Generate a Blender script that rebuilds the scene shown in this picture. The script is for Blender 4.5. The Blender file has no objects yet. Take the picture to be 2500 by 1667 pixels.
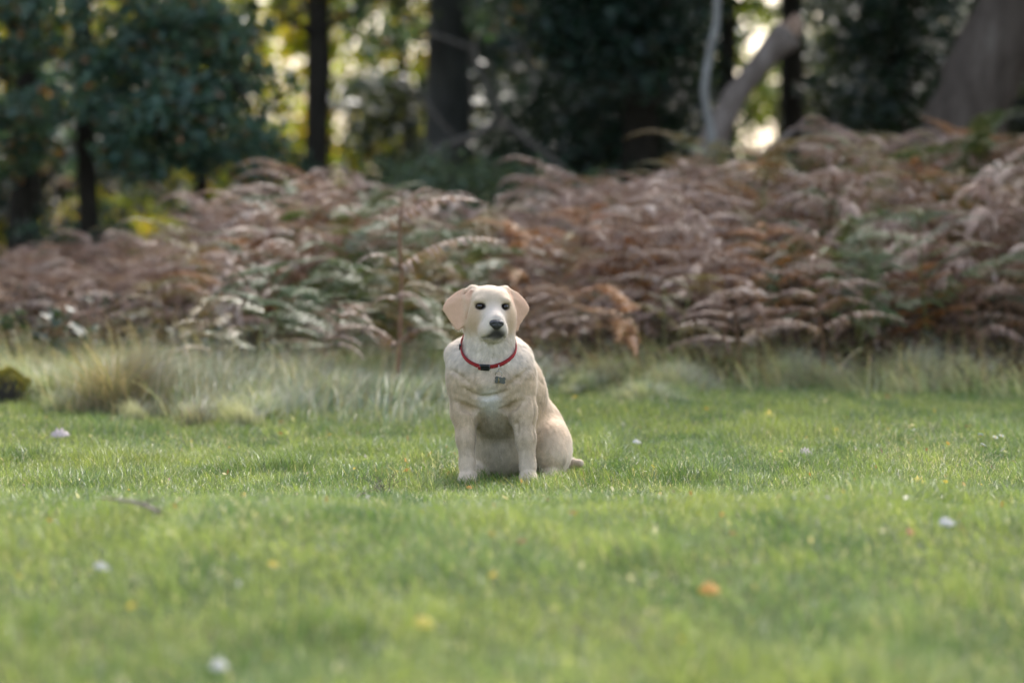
import bpy, math, random
import numpy as np
from mathutils import Vector, Matrix, noise as mnoise

SC = bpy.context.scene
COL = SC.collection
R = math.radians

# ------------------------------------------------------------------ camera
CAM_H = 1.10          # metres above the lawn
F_PX = 9375.0         # 135 mm on a 36 mm sensor, in photograph pixels
HORIZON = 435.0
cam_data = bpy.data.cameras.new('camera')
cam = bpy.data.objects.new('camera', cam_data)
COL.objects.link(cam)
SC.camera = cam
cam_data.sensor_width = 36.0
cam_data.lens = 135.0
cam_data.clip_start = 0.1
cam_data.clip_end = 3000.0
cam.location = (0, 0, CAM_H)
cam.rotation_euler = (R(90) - math.atan((833.5 - HORIZON) / F_PX), 0, 0)
cam_data.dof.use_dof = True
cam_data.dof.focus_distance = 13.68
cam_data.dof.aperture_fstop = 1.9

# ------------------------------------------------------------------ sky, sun, exposure
SUN_EL, SUN_AZ = R(43), R(18)      # azimuth measured from +Y (away from the camera) towards +X
world = bpy.data.worlds.new('World')
SC.world = world
world.use_nodes = True
wn = world.node_tree
for n in list(wn.nodes):
    wn.nodes.remove(n)
w_out = wn.nodes.new('ShaderNodeOutputWorld')
w_bg = wn.nodes.new('ShaderNodeBackground')
w_sky = wn.nodes.new('ShaderNodeTexSky')
w_sky.sky_type = 'NISHITA'
w_sky.sun_disc = False
w_sky.sun_elevation = SUN_EL
w_sky.sun_rotation = SUN_AZ
w_sky.air_density = 1.0
w_sky.dust_density = 3.0
w_sky.ozone_density = 1.0
w_hsv = wn.nodes.new('ShaderNodeHueSaturation')      # thin white cloud veil over the blue
w_hsv.inputs['Saturation'].default_value = 0.70
wn.links.new(w_sky.outputs[0], w_hsv.inputs['Color'])
wn.links.new(w_hsv.outputs[0], w_bg.inputs['Color'])
w_bg.inputs['Strength'].default_value = 0.15
wn.links.new(w_bg.outputs[0], w_out.inputs[0])

sun_data = bpy.data.lights.new('sun', 'SUN')
sun_data.energy = 1.5
sun_data.angle = R(24)
sun_data.color = (1.0, 0.95, 0.88)
sun = bpy.data.objects.new('sun', sun_data)
COL.objects.link(sun)
sd = Vector((math.sin(SUN_AZ) * math.cos(SUN_EL), math.cos(SUN_AZ) * math.cos(SUN_EL), math.sin(SUN_EL)))
sun.rotation_euler = sd.to_track_quat('Z', 'Y').to_euler()
sun.location = (6, 40, 40)

SC.view_settings.view_transform = 'Standard'
SC.view_settings.look = 'None'
SC.view_settings.exposure = 1.72
SC.view_settings.gamma = 1.0
SC.view_settings.use_curve_mapping = False
SC.render.engine = 'CYCLES'
cy = SC.cycles
cy.use_denoising = True
cy.max_bounces = 6
cy.diffuse_bounces = 3
cy.glossy_bounces = 2
cy.transmission_bounces = 4
cy.transparent_max_bounces = 4
cy.caustics_reflective = False
cy.caustics_refractive = False
cy.sample_clamp_indirect = 6.0

# ------------------------------------------------------------------ helpers
random.seed(7)
RNG = np.random.default_rng(7)

def X(px, d):
    return (px - 1250.0) / F_PX * d
def Zp(py, d):
    return CAM_H - (py - HORIZON) / F_PX * d
def ground_d(py):
    return F_PX * CAM_H / (py - HORIZON)
def G(px, py):
    """where the line of sight meets the uneven ground"""
    k = (py - HORIZON) / F_PX; d = 6.0
    while d < 60 and CAM_H - k * d > ground_z(X(px, d), d): d += .01
    return (X(px, d), d)

def tag(o, label=None, cat=None, group=None, kind=None):
    if label: o['label'] = label
    if cat: o['category'] = cat
    if group: o['group'] = group
    if kind: o['kind'] = kind
    return o

def empty(name, loc=(0, 0, 0), rz=0.0):
    o = bpy.data.objects.new(name, None)
    o.empty_display_size = 0.05
    COL.objects.link(o)
    o.location = loc
    o.rotation_euler = (0, 0, rz)
    return o

def mesh_np(name, V, F, col=None, smooth=True, mats=None, midx=None):
    """fast mesh from arrays; F is (n,3) or (n,4)"""
    me = bpy.data.meshes.new(name)
    V = np.asarray(V, np.float32); F = np.asarray(F, np.int32)
    n, k = F.shape
    me.vertices.add(len(V)); me.vertices.foreach_set('co', V.ravel())
    me.loops.add(n * k); me.loops.foreach_set('vertex_index', F.ravel())
    me.polygons.add(n)
    me.polygons.foreach_set('loop_start', np.arange(0, n * k, k, dtype=np.int32))
    me.polygons.foreach_set('loop_total', np.full(n, k, np.int32))
    me.polygons.foreach_set('use_smooth', np.full(n, smooth, bool))
    if col is not None:
        a = me.attributes.new('tint', 'FLOAT_COLOR', 'POINT')
        c = np.ones((len(V), 4), np.float32); c[:, :3] = col
        a.data.foreach_set('color', c.ravel())
    if mats:
        for m in mats: me.materials.append(m)
    if midx is not None:
        me.polygons.foreach_set('material_index', np.asarray(midx, np.int32))
    me.update(calc_edges=True)
    me.validate()
    return me

def obj(name, me, mat=None, parent=None, loc=(0, 0, 0)):
    o = bpy.data.objects.new(name, me)
    COL.objects.link(o)
    if mat is not None and not me.materials: me.materials.append(mat)
    if parent is not None: o.parent = parent
    o.location = loc
    return o

def children_of(o, _all={}):
    return [c for c in o.children]

def copy_tree(o, kids, parent=None):
    """copy a thing with its parts; kids = dict object -> list of children"""
    c = o.copy(); COL.objects.link(c); c.parent = parent
    for ch in kids.get(o, ()):
        copy_tree(ch, kids, c)
    return c

class MB:
    """collects simple shapes into one mesh"""
    def __init__(s): s.v = []; s.f = []; s.c = []
    def add(s, V, F, c=(1, 1, 1)):
        o = len(s.v)
        s.v += [tuple(p) for p in V]; s.f += [tuple(i + o for i in f) for f in F]
        s.c += [c] * len(V)
    def tube(s, pts, rad, n=8, c=(1, 1, 1), cap=True, jit=0.0):
        pts = [Vector(p) for p in pts]
        o = len(s.v); m = len(pts)
        up = Vector((0.31, 0.17, 0.93))
        for i, p in enumerate(pts):
            t = (pts[min(i + 1, m - 1)] - pts[max(i - 1, 0)]).normalized()
            a = t.cross(up)
            if a.length < 1e-3: a = t.cross(Vector((1, 0, 0)))
            a.normalize(); b = t.cross(a)
            r = rad[i] if hasattr(rad, '__len__') else rad
            for k in range(n):
                q = 2 * math.pi * k / n
                rr = r * (1 + (random.uniform(-jit, jit) if jit else 0))
                s.v.append(tuple(p + a * math.cos(q) * rr + b * math.sin(q) * rr)); s.c.append(c)
        for i in range(m - 1):
            for k in range(n):
                k2 = (k + 1) % n
                s.f.append((o + i * n + k, o + i * n + k2, o + (i + 1) * n + k2, o + (i + 1) * n + k))
        if cap:
            s.f.append(tuple(o + k for k in range(n))[::-1])
            s.f.append(tuple(o + (m - 1) * n + k for k in range(n)))
    def build(s, name, mat, parent=None, loc=(0, 0, 0), smooth=True):
        me = bpy.data.meshes.new(name)
        me.from_pydata(s.v, [], s.f)
        a = me.attributes.new('tint', 'FLOAT_COLOR', 'POINT')
        a.data.foreach_set('color', np.array([(c[0], c[1], c[2], 1) for c in s.c], np.float32).ravel())
        me.polygons.foreach_set('use_smooth', np.full(len(me.polygons), smooth, bool))
        me.update()
        return obj(name, me, mat, parent, loc)

def spline(pts, n):
    """Catmull-Rom through pts, n samples"""
    P = [Vector(p) for p in pts]
    P = [P[0] * 2 - P[1]] + P + [P[-1] * 2 - P[-2]]
    out = []; m = len(P) - 3
    for i in range(n):
        u = i / (n - 1) * m; k = min(int(u), m - 1); t = u - k
        a, b, c, d = P[k:k + 4]
        out.append(0.5 * ((2 * b) + (c - a) * t + (2 * a - 5 * b + 4 * c - d) * t * t + (3 * b - a - 3 * c + d) * t ** 3))
    return out

# ------------------------------------------------------------------ materials
def mat_new(name):
    m = bpy.data.materials.new(name); m.use_nodes = True
    nt = m.node_tree
    for n in list(nt.nodes): nt.nodes.remove(n)
    return m, nt, nt.nodes.new('ShaderNodeOutputMaterial')

def ramp(nt, stops):
    r = nt.nodes.new('ShaderNodeValToRGB')
    e = r.color_ramp.elements
    e[0].position, e[0].color = stops[0][0], (*stops[0][1], 1)
    e[1].position, e[1].color = stops[-1][0], (*stops[-1][1], 1)
    for p, c in stops[1:-1]:
        k = e.new(p); k.color = (*c, 1)
    return r

def leaf_mat(name, rough=0.45, trans=0.35, spec=0.5, stops=None, tint=False, var=0.25, trans_gain=(1.3, 1.35, 0.6)):
    """thin leaf: diffuse and gloss on top, translucent when lit from behind;
    colour from a ramp driven by the random number of each object, or from the blade tint"""
    m, nt, out = mat_new(name)
    L = nt.links
    if tint:
        a = nt.nodes.new('ShaderNodeAttribute'); a.attribute_name = 'tint'
        col = a.outputs['Color']
        if stops:
            oi = nt.nodes.new('ShaderNodeObjectInfo'); rp = ramp(nt, stops); L.new(oi.outputs['Random'], rp.inputs[0])
            mx = nt.nodes.new('ShaderNodeMix'); mx.data_type = 'RGBA'; mx.blend_type = 'MULTIPLY'; mx.inputs[0].default_value = 1
            L.new(rp.outputs[0], mx.inputs[6]); L.new(col, mx.inputs[7]); col = mx.outputs[2]
    else:
        oi = nt.nodes.new('ShaderNodeObjectInfo'); rp = ramp(nt, stops); L.new(oi.outputs['Random'], rp.inputs[0]); col = rp.outputs[0]
    if var:
        tc = nt.nodes.new('ShaderNodeTexCoord')
        nz = nt.nodes.new('ShaderNodeTexNoise'); nz.inputs['Scale'].default_value = 9; nz.inputs['Detail'].default_value = 3
        L.new(tc.outputs['Object'], nz.inputs['Vector'])
        h = nt.nodes.new('ShaderNodeHueSaturation')
        mr = nt.nodes.new('ShaderNodeMapRange'); mr.inputs[1].default_value = 0.3; mr.inputs[2].default_value = 0.7
        mr.inputs[3].default_value = 1 - var; mr.inputs[4].default_value = 1 + var
        L.new(nz.outputs[0], mr.inputs[0]); L.new(mr.outputs[0], h.inputs['Value']); L.new(col, h.inputs['Color']); col = h.outputs[0]
    p = nt.nodes.new('ShaderNodeBsdfPrincipled')
    p.inputs['Roughness'].default_value = rough
    p.inputs['Specular IOR Level'].default_value = spec
    L.new(col, p.inputs['Base Color'])
    t = nt.nodes.new('ShaderNodeBsdfTranslucent')
    g = nt.nodes.new('ShaderNodeMix'); g.data_type = 'RGBA'; g.blend_type = 'MULTIPLY'; g.inputs[0].default_value = 1
    g.inputs[7].default_value = (*trans_gain, 1)
    L.new(col, g.inputs[6]); L.new(g.outputs[2], t.inputs['Color'])
    ms = nt.nodes.new('ShaderNodeMixShader'); ms.inputs[0].default_value = trans
    L.new(p.outputs[0], ms.inputs[1]); L.new(t.outputs[0], ms.inputs[2]); L.new(ms.outputs[0], out.inputs[0])
    return m

def noise_mat(name, stops, scale=8, rough=0.9, bump=0.4, stretch=(1, 1, 1), tint=False, spec=0.2, detail=6):
    m, nt, out = mat_new(name); L = nt.links
    tc = nt.nodes.new('ShaderNodeTexCoord'); mp = nt.nodes.new('ShaderNodeMapping'); mp.inputs['Scale'].default_value = stretch
    L.new(tc.outputs['Object'], mp.inputs[0])
    nz = nt.nodes.new('ShaderNodeTexNoise'); nz.inputs['Scale'].default_value = scale; nz.inputs['Detail'].default_value = detail
    nz.inputs['Roughness'].default_value = 0.65
    L.new(mp.outputs[0], nz.inputs['Vector'])
    rp = ramp(nt, stops); L.new(nz.outputs[0], rp.inputs[0]); col = rp.outputs[0]
    if tint:
        a = nt.nodes.new('ShaderNodeAttribute'); a.attribute_name = 'tint'
        mx = nt.nodes.new('ShaderNodeMix'); mx.data_type = 'RGBA'; mx.blend_type = 'MULTIPLY'; mx.inputs[0].default_value = 1
        L.new(col, mx.inputs[6]); L.new(a.outputs['Color'], mx.inputs[7]); col = mx.outputs[2]
    p = nt.nodes.new('ShaderNodeBsdfPrincipled'); p.inputs['Roughness'].default_value = rough
    p.inputs['Specular IOR Level'].default_value = spec
    L.new(col, p.inputs['Base Color'])
    b = nt.nodes.new('ShaderNodeBump'); b.inputs['Strength'].default_value = bump; b.inputs['Distance'].default_value = 0.03
    L.new(nz.outputs[0], b.inputs['Height']); L.new(b.outputs[0], p.inputs['Normal'])
    L.new(p.outputs[0], out.inputs[0])
    return m

def plain_mat(name, col, rough=0.5, spec=0.5, metal=0.0):
    m, nt, out = mat_new(name)
    p = nt.nodes.new('ShaderNodeBsdfPrincipled')
    p.inputs['Base Color'].default_value = (*col, 1); p.inputs['Roughness'].default_value = rough
    p.inputs['Specular IOR Level'].default_value = spec; p.inputs['Metallic'].default_value = metal
    nt.links.new(p.outputs[0], out.inputs[0])
    return m
# ------------------------------------------------------------------ ground
def ground_z_np(x, y):
    """gentle unevenness of the lawn, with a low swell in the foreground"""
    z = 0.018 * np.sin(x * 1.3 + y * .35) + 0.014 * np.sin(x * .6 - y * .9 + 1.0)
    z = z * (1 - np.exp(-((x + .06) ** 2 + (y - 14.1) ** 2) / 1.2))
    swell = .185 * np.exp(-((y - 10.2 - .25 * np.sin(x * .9)) / 1.9) ** 2) * (1 + .09 * np.sin(x * 1.7 + .6) + .08 * np.sin(x * 4.1 + y * .8 + 2) + .05 * np.sin(x * 7.3 - y * 1.1))
    return (z + swell) * np.clip((y - 4) / 2, 0, 1)
def ground_z(x, y):
    return float(ground_z_np(np.float64(x), np.float64(y)))
gx = np.concatenate([[-900, -300, -120, -60, -30, -16], np.linspace(-10, 10, 101), [16, 30, 60, 120, 300, 900]])
gy = np.concatenate([[-300, -80, -30, -10, 0, 4], np.linspace(5, 40, 141), [46, 55, 70, 100, 160, 300, 700, 1600]])
GX, GY = np.meshgrid(gx, gy, indexing='ij')
fade = np.clip(1 - (np.abs(GX) - 9) / 3, 0, 1) * np.clip(1 - (GY - 37) / 3, 0, 1) * np.clip((GY - 4) / .5, 0, 1)
GZ = ground_z_np(GX, GY) * fade
nx_, ny_ = GX.shape
gi = np.arange(nx_ * ny_).reshape(nx_, ny_)
GF = np.stack([gi[:-1, :-1], gi[1:, :-1], gi[1:, 1:], gi[:-1, 1:]], -1).reshape(-1, 4)
m_ground, nt, out = mat_new('turf_soil'); L = nt.links
tc = nt.nodes.new('ShaderNodeTexCoord')
n1 = nt.nodes.new('ShaderNodeTexNoise'); n1.inputs['Scale'].default_value = 1.6; n1.inputs['Detail'].default_value = 8
n2 = nt.nodes.new('ShaderNodeTexNoise'); n2.inputs['Scale'].default_value = 60; n2.inputs['Detail'].default_value = 5
L.new(tc.outputs['Object'], n1.inputs['Vector']); L.new(tc.outputs['Object'], n2.inputs['Vector'])
r1 = ramp(nt, [(.3, (.030, .050, .014)), (.5, (.055, .078, .022)), (.7, (.085, .085, .035))]); L.new(n1.outputs[0], r1.inputs[0])
r2 = ramp(nt, [(.3, (.040, .026, .016)), (.6, (.085, .050, .028)), (.8, (.12, .075, .04))]); L.new(n2.outputs[0], r2.inputs[0])
sx = nt.nodes.new('ShaderNodeSeparateXYZ'); L.new(tc.outputs['Object'], sx.inputs[0])
mr = nt.nodes.new('ShaderNodeMapRange'); mr.inputs[1].default_value = 20.0; mr.inputs[2].default_value = 22.0
L.new(sx.outputs[1], mr.inputs[0])
mx = nt.nodes.new('ShaderNodeMix'); mx.data_type = 'RGBA'
L.new(mr.outputs[0], mx.inputs[0]); L.new(r1.outputs[0], mx.inputs[6]); L.new(r2.outputs[0], mx.inputs[7])
pb = nt.nodes.new('ShaderNodeBsdfPrincipled'); pb.inputs['Roughness'].default_value = .95; pb.inputs['Specular IOR Level'].default_value = .1
L.new(mx.outputs[2], pb.inputs['Base Color'])
bp = nt.nodes.new('ShaderNodeBump'); bp.inputs['Strength'].default_value = .6; bp.inputs['Distance'].default_value = .02
L.new(n2.outputs[0], bp.inputs['Height']); L.new(bp.outputs[0], pb.inputs['Normal']); L.new(pb.outputs[0], out.inputs[0])
ground = obj('ground', mesh_np('ground', np.stack([GX, GY, GZ], -1).reshape(-1, 3), GF), m_ground)
tag(ground, 'uneven lawn and woodland floor', 'ground', kind='structure')
# ------------------------------------------------------------------ woodland behind
M_bark_dark = noise_mat('bark_dark', [(.3, (.020, .017, .013)), (.55, (.040, .034, .026)), (.75, (.07, .06, .046))], 14, .95, .8, (1, 1, .25))
M_bark_grey = noise_mat('bark_grey', [(.3, (.055, .055, .052)), (.55, (.10, .10, .095)), (.75, (.15, .15, .14))], 10, .95, .7, (1, 1, .3))
M_bark_brown = noise_mat('bark_brown', [(.3, (.06, .045, .035)), (.55, (.11, .085, .068)), (.75, (.17, .14, .115))], 9, .95, .9, (1, 1, .22))
M_bark_pale = noise_mat('bark_pale', [(.25, (.07, .065, .055)), (.42, (.21, .20, .18)), (.75, (.36, .345, .32))], 12, .85, .5, (1, 1, .7))
M_snag = noise_mat('dead_wood', [(.25, (.09, .07, .055)), (.5, (.19, .15, .125)), (.75, (.28, .235, .20))], 11, .9, .7, (1, 1, .4))
M_break = noise_mat('broken_wood', [(.25, (.24, .14, .09)), (.5, (.42, .28, .20)), (.75, (.55, .42, .33))], 30, .9, .7)
M_twig = noise_mat('twig_bark', [(.3, (.09, .075, .06)), (.7, (.20, .175, .15))], 30, .9, .4)

def LM(name, trans=.4, rough=.4, spec=.5, **k): return leaf_mat(name, rough, trans, spec, tint=True, var=0, **k)
M_leaf = LM('leaf_broad', .35, .42, .5)
M_leaf_far = LM('leaf_sunlit', .62, .5, .3)
M_leaf_ever = LM('leaf_evergreen', .15, .35, .5)

def leaves(centers, radii, counts, size, pal, flat=.5, rng=None, up=(0, 0, 1)):
    """leaf faces spread through ellipsoid clumps: returns V, F, C (each leaf a bent four-sided blade)"""
    rng = rng or RNG
    P = []
    for c, r, n in zip(centers, radii, counts):
        d = rng.normal(size=(n, 3)); d /= np.linalg.norm(d, axis=1)[:, None]
        P.append(np.array(c) + d * (rng.random((n, 1)) ** .45) * np.array(r))
    P = np.concatenate(P); n = len(P)
    nr = rng.normal(size=(n, 3)); nr /= np.linalg.norm(nr, axis=1)[:, None]
    nr = nr + flat * np.array(up) * 1.5; nr /= np.linalg.norm(nr, axis=1)[:, None]
    a = rng.normal(size=(n, 3)); a -= (a * nr).sum(1)[:, None] * nr; a /= np.linalg.norm(a, axis=1)[:, None]
    b = np.cross(nr, a)
    s = (size * rng.uniform(.65, 1.35, n))[:, None]
    bend = nr * s * rng.uniform(-.25, .1, (n, 1))
    V = np.stack([P - a * s * .5, P + b * s * .30 + a * s * .05, P + a * s * .5 + bend, P - b * s * .30 + a * s * .05], 1)
    F = np.arange(4 * n).reshape(n, 4)
    F = np.concatenate([F[:, [0, 1, 2]], F[:, [0, 2, 3]]])
    pal = np.array(pal); ci = rng.integers(0, len(pal), n)
    C = pal[ci] * rng.uniform(.75, 1.3, (n, 1))
    return V.reshape(-1, 3), F, np.repeat(C, 4, 0)

def clumps(rng, boxes):
    """boxes: (x0,x1,y0,y1,z0,z1, n clumps, clump radius, leaves per clump)"""
    C, Rr, N = [], [], []
    for x0, x1, y0, y1, z0, z1, n, r, l in boxes:
        for _ in range(n):
            C.append((rng.uniform(x0, x1), rng.uniform(y0, y1), rng.uniform(z0, z1)))
            k = rng.uniform(.6, 1.4); Rr.append((r * k, r * k, r * k * rng.uniform(.5, .8))); N.append(int(l * k))
    return C, Rr, N

def tree(name, label, cat, base, trunk_pts, radii, mat, crown_boxes, leafmat, leafsize, pal, seed, limbs=(), flat=.5, group=None, top=None):
    """top=(x half width, y half width, z0, z1, count, size): the high crown that shades the glade"""
    rng = np.random.default_rng(seed); random.seed(seed)
    t = tag(empty(name, (base[0], base[1], 0)), label, cat, group)
    bx, by = base
    mb = MB()
    pts = spline([(p[0] - bx, p[1] - by, p[2]) for p in trunk_pts], 14)
    rr = np.interp(np.linspace(0, 1, 14), np.linspace(0, 1, len(radii)), radii)
    mb.tube(pts, list(rr), 14, jit=.05)
    mb.build('trunk', mat, t)
    for lp, r0, r1 in limbs:
        mb = MB()
        q = spline([(p[0] - bx, p[1] - by, p[2]) for p in lp], 10)
        mb.tube(q, list(np.linspace(r0, r1, 10)), 8, jit=.06)
        mb.build('limb', mat, t)
    Vs, Fs, Cs = [], [], []; o = 0
    if crown_boxes:
        C, Rr, N = clumps(rng, crown_boxes)
        v, f, c = leaves(C, Rr, N, leafsize, pal, flat, rng)
        Vs.append(v); Fs.append(f); Cs.append(c); o = len(v)
    if top:
        hx, hy, z0, z1, n, sz = top
        tx, ty = trunk_pts[-1][0], trunk_pts[-1][1]
        C, Rr, N = clumps(rng, [(tx - hx, tx + hx, ty - hy, ty + hy, z0, z1, n, 1.1, 55)])
        v, f, c = leaves(C, Rr, N, sz, pal, .6, rng)
        Vs.append(v); Fs.append(f + o); Cs.append(c)
    if Vs:
        V = np.concatenate(Vs) - np.array((bx, by, 0))
        obj('crown', mesh_np(name + '_crown', V, np.concatenate(Fs), np.concatenate(Cs)), leafmat, t)
    return t

TEAL = [(.055, .110, .085), (.075, .135, .098), (.060, .115, .072), (.090, .140, .088), (.075, .125, .100), (.30, .15, .07), (.11, .15, .075)]
TEAL = TEAL + TEAL[:5] * 2
OLIVE = [(.07, .095, .03), (.09, .11, .035), (.06, .09, .035), (.12, .12, .04), (.08, .08, .035)]
GOLD = [(.26, .30, .035), (.34, .35, .04), (.40, .33, .045), (.20, .26, .035), (.46, .30, .05)]
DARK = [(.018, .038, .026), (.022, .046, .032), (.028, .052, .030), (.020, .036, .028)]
MIST = [(.07, .105, .06), (.08, .12, .07), (.09, .125, .065), (.11, .13, .065)]

def px_box(x0, x1, y0, y1, d0, d1, n, r, l):
    """a foliage region given where it stands: left/right/top/bottom at the middle distance"""
    d = (d0 + d1) / 2
    return (X(x0, d), X(x1, d), d0, d1, Zp(y1, d), Zp(y0, d), n, r, l)

def straight(px, d, r, lean=0.0, h=15, topx=0):
    x = X(px, d)
    return (x, d), [(x - lean * .3, d, -.1), (x, d, 1.0), (x + lean * .5, d, 3), (x + lean + topx, d + .2, 8), (x + lean * 1.3 + topx, d, h)], [r * 1.35, r, r * .95, r * .8, r * .3]

# --- left: broadleaf tree with blue-green leaves hanging low
b, tp, rr = straight(55, 30, .10, .2)
tree('broadleaf_tree', 'broadleaf tree with low hanging blue-green leaves and a few rusty ones', 'tree', b, tp, rr, M_bark_dark,
     [px_box(-250, 560, -150, 300, 27.2, 29.4, 110, .24, 75), px_box(250, 660, 60, 430, 27.4, 29.0, 55, .22, 70),
      px_box(-200, 150, 250, 430, 28.0, 29.5, 18, .22, 60)], M_leaf, .085, TEAL, 11,
     limbs=[([(b[0], 30, 2.6), (X(250, 28.8), 28.8, 2.9), (X(480, 28.2), 28.2, 2.2), (X(620, 28), 28, 1.6)], .05, .012),
            ([(b[0], 30, 2.2), (X(-60, 29), 29, 2.6), (X(-200, 28.4), 28.4, 2.3)], .045, .012)], top=(3.6, 2.8, 3.2, 10, 46, .26))
b, tp, rr = straight(215, 29.5, .075, -.1)
tree('young_tree', 'slim brown-trunked tree standing among the low blue-green leaves', 'tree', b, tp, rr, M_bark_dark,
     [px_box(260, 470, 330, 520, 31, 33, 8, .2, 40)], M_leaf, .08, OLIVE, 12, top=(2, 1.6, 5, 10, 11, .24))
# --- dark straight trunk
b, tp, rr = straight(772, 33, .10, .06)
tree('straight_tree', 'tall straight tree with a nearly black trunk against sunlit yellow leaves', 'tree', b, tp, rr, M_bark_dark,
     [px_box(560, 1010, -150, 40, 32, 34.5, 20, .24, 55)], M_leaf, .09, OLIVE, 13,
     limbs=[([(b[0], 33, 2.35), (X(860, 32.6), 32.6, 2.5), (X(990, 32.2), 32.2, 2.9)], .03, .01), ([(b[0], 33, 2.3), (X(700, 32.6), 32.6, 2.42), (X(560, 32.4), 32.4, 2.2)], .035, .01)],
     top=(3.5, 2.4, 4, 10, 42, .28))
# --- broad grey trunk
b, tp, rr = straight(1090, 36, .235, .1)
tree('grey_tree', 'broad grey-barked tree standing back behind the arched dead branches', 'tree', b, tp, rr, M_bark_grey,
     [px_box(1150, 1450, -150, 60, 34, 36, 16, .3, 60), px_box(860, 1020, -150, 120, 35, 37, 14, .26, 50)], M_leaf, .10, TEAL, 14, top=(4, 3.2, 4, 10, 54, .3))
# --- yew with drooping dark boughs
b, tp, rr = straight(1560, 33.5, .16, .05)
tree('yew_tree', 'dark evergreen with drooping boughs filling the middle of the wood', 'tree', b, tp, rr, M_bark_dark,
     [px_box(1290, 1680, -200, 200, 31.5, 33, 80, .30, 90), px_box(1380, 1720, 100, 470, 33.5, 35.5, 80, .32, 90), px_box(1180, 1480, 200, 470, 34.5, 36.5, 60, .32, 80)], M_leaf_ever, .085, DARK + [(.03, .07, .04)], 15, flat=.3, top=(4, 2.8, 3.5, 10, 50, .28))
# --- pale thin birch and dark trunks to the right
d = 27.5
tree('birch_tree', 'thin pale birch stem kinked above the bracken, beside the broken leaning trunk', 'tree', (X(1742, d), d),
     [(X(1748, d), d, -.05), (X(1742, d), d, Zp(380, d)), (X(1724, d), d, Zp(270, d)), (X(1720, d), d, Zp(200, d)), (X(1742, d), d, Zp(80, d)), (X(1750, d), d, Zp(0, d)), (X(1735, d), d, 4.2), (X(1760, d), d, 6.5)],
     [.04, .034, .03, .028, .028, .026, .022, .008], M_bark_pale, [(X(1740, d) - .9, X(1740, d) + .9, d - .8, d + .8, 4.2, 6.6, 16, .4, 40)], M_leaf, .07, GOLD[:3] + OLIVE, 16)
b, tp, rr = straight(1775, 34, .075, .0)
tree('slender_tree', 'slender dark-trunked tree between the birch and the sky gaps', 'tree', b, tp, rr, M_bark_dark,
     [px_box(1640, 1800, -150, 60, 33, 35, 14, .24, 55)], M_leaf, .09, OLIVE + DARK, 17, top=(3, 2.4, 4, 10, 27, .26))
b, tp, rr = straight(1935, 36, .105, -.05)
tree('holly_tree', 'dark-trunked tree just right of the broken leaning trunk', 'tree', b, tp, rr, M_bark_dark,
     [px_box(1990, 2150, -150, 260, 35, 37, 30, .26, 60)], M_leaf_ever, .085, DARK + OLIVE[:2], 18, top=(3.5, 2.4, 4, 10, 39, .28))
b, tp, rr = straight(2180, 34.5, .16, .1)
tree('holly_tree', 'dense dark evergreen tree left of the thick leaning trunk', 'tree', b, tp, rr, M_bark_dark,
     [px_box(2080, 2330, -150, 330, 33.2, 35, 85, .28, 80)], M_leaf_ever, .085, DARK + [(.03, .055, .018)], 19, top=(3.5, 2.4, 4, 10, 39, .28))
# --- thick leaning trunk at the right edge
d = 29
tree('leaning_tree', 'thick brown-grey trunk leaning right, rising out of the tall bracken', 'tree', (X(2330, d), d),
     [(X(2290, d), d, -.1), (X(2350, d), d, Zp(330, d)), (X(2425, d), d, Zp(120, d)), (X(2500, d), d, Zp(-40, d)), (X(2700, d), d, 5.0), (X(2900, d), d + .3, 10)],
     [.42, .32, .29, .30, .24, .08], M_bark_brown, [px_box(2440, 2650, -120, 200, 31, 33, 24, .26, 60)], M_leaf_ever, .09, DARK + OLIVE[:1], 20, top=(4, 3.2, 4.5, 10, 54, .3))
# --- unseen canopy trees added outside the picture on both sides to shade the glade
for k, (xx, dd) in enumerate([(-7.5, 29), (-6.5, 35), (7.0, 27.5), (8.5, 33), (10.5, 28.5), (13, 33)]):
    tree('oak_tree', 'broad oak added at the edge of the wood, beyond the picture, for shade', 'tree', (xx, dd),
         [(xx, dd, -.1), (xx + .05, dd, 2), (xx - .1, dd, 6), (xx, dd, 13)], [.32, .25, .2, .07], M_bark_dark,
         [(xx - 2.2, xx + 2.2, dd - 2, dd + 2, 1.2, 4, 40, .5, 50)], M_leaf, .14, TEAL, 40 + k, group='oaks at the wood edge', top=(4, 2.8, 3.5, 10, 50, .3))

# --- broken leaning dead trunk
d = 28.2
sn = tag(empty('broken_trunk', (X(1700, d), d, 0)), 'pale dead trunk leaning right with a splintered broken end, beside the thin birch', 'dead tree')
mb = MB()
q = spline([(X(p, d) - X(1700, d), 0, Zp(y, d)) for p, y in ((1655, 560), (1730, 370), (1780, 260), (1830, 190), (1890, 118), (1928, 82))], 16)
mb.tube(q, [.14, .13, .12, .115, .105, .10, .095, .09, .085, .085, .085, .09, .10, .11, .12, .11], 14, jit=.08)
mb.build('trunk', M_snag, sn)
mb = MB()
e = q[-1]
for k in range(9):
    a = random.uniform(0, 6.28); r = random.uniform(.01, .09)
    p0 = e + Vector((math.cos(a) * r * .6, math.sin(a) * r, math.sin(a * 2) * r * .6))
    mb.tube([p0 - Vector((.05, 0, .04)), p0 + Vector((.04, 0, .05)), p0 + Vector((.06 + random.uniform(-.02, .03), 0, .09 + random.uniform(0, .09)))], [.035, .025, .004], 6)
mb.build('splintered_end', M_break, sn)
mb = MB()
d2 = 27.0
pts = [(X(1790, d2) - X(1700, d), d2 - d, Zp(430, d2)), (X(1900, d2) - X(1700, d), d2 - d, Zp(345, d2)), (X(1965, d2) - X(1700, d), d2 - d, Zp(298, d2))]
br = tag(empty('dead_branch', (X(1790, d2), d2, 0)), 'short bare branch poking up from the bracken under the sky gaps', 'branch')
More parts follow.
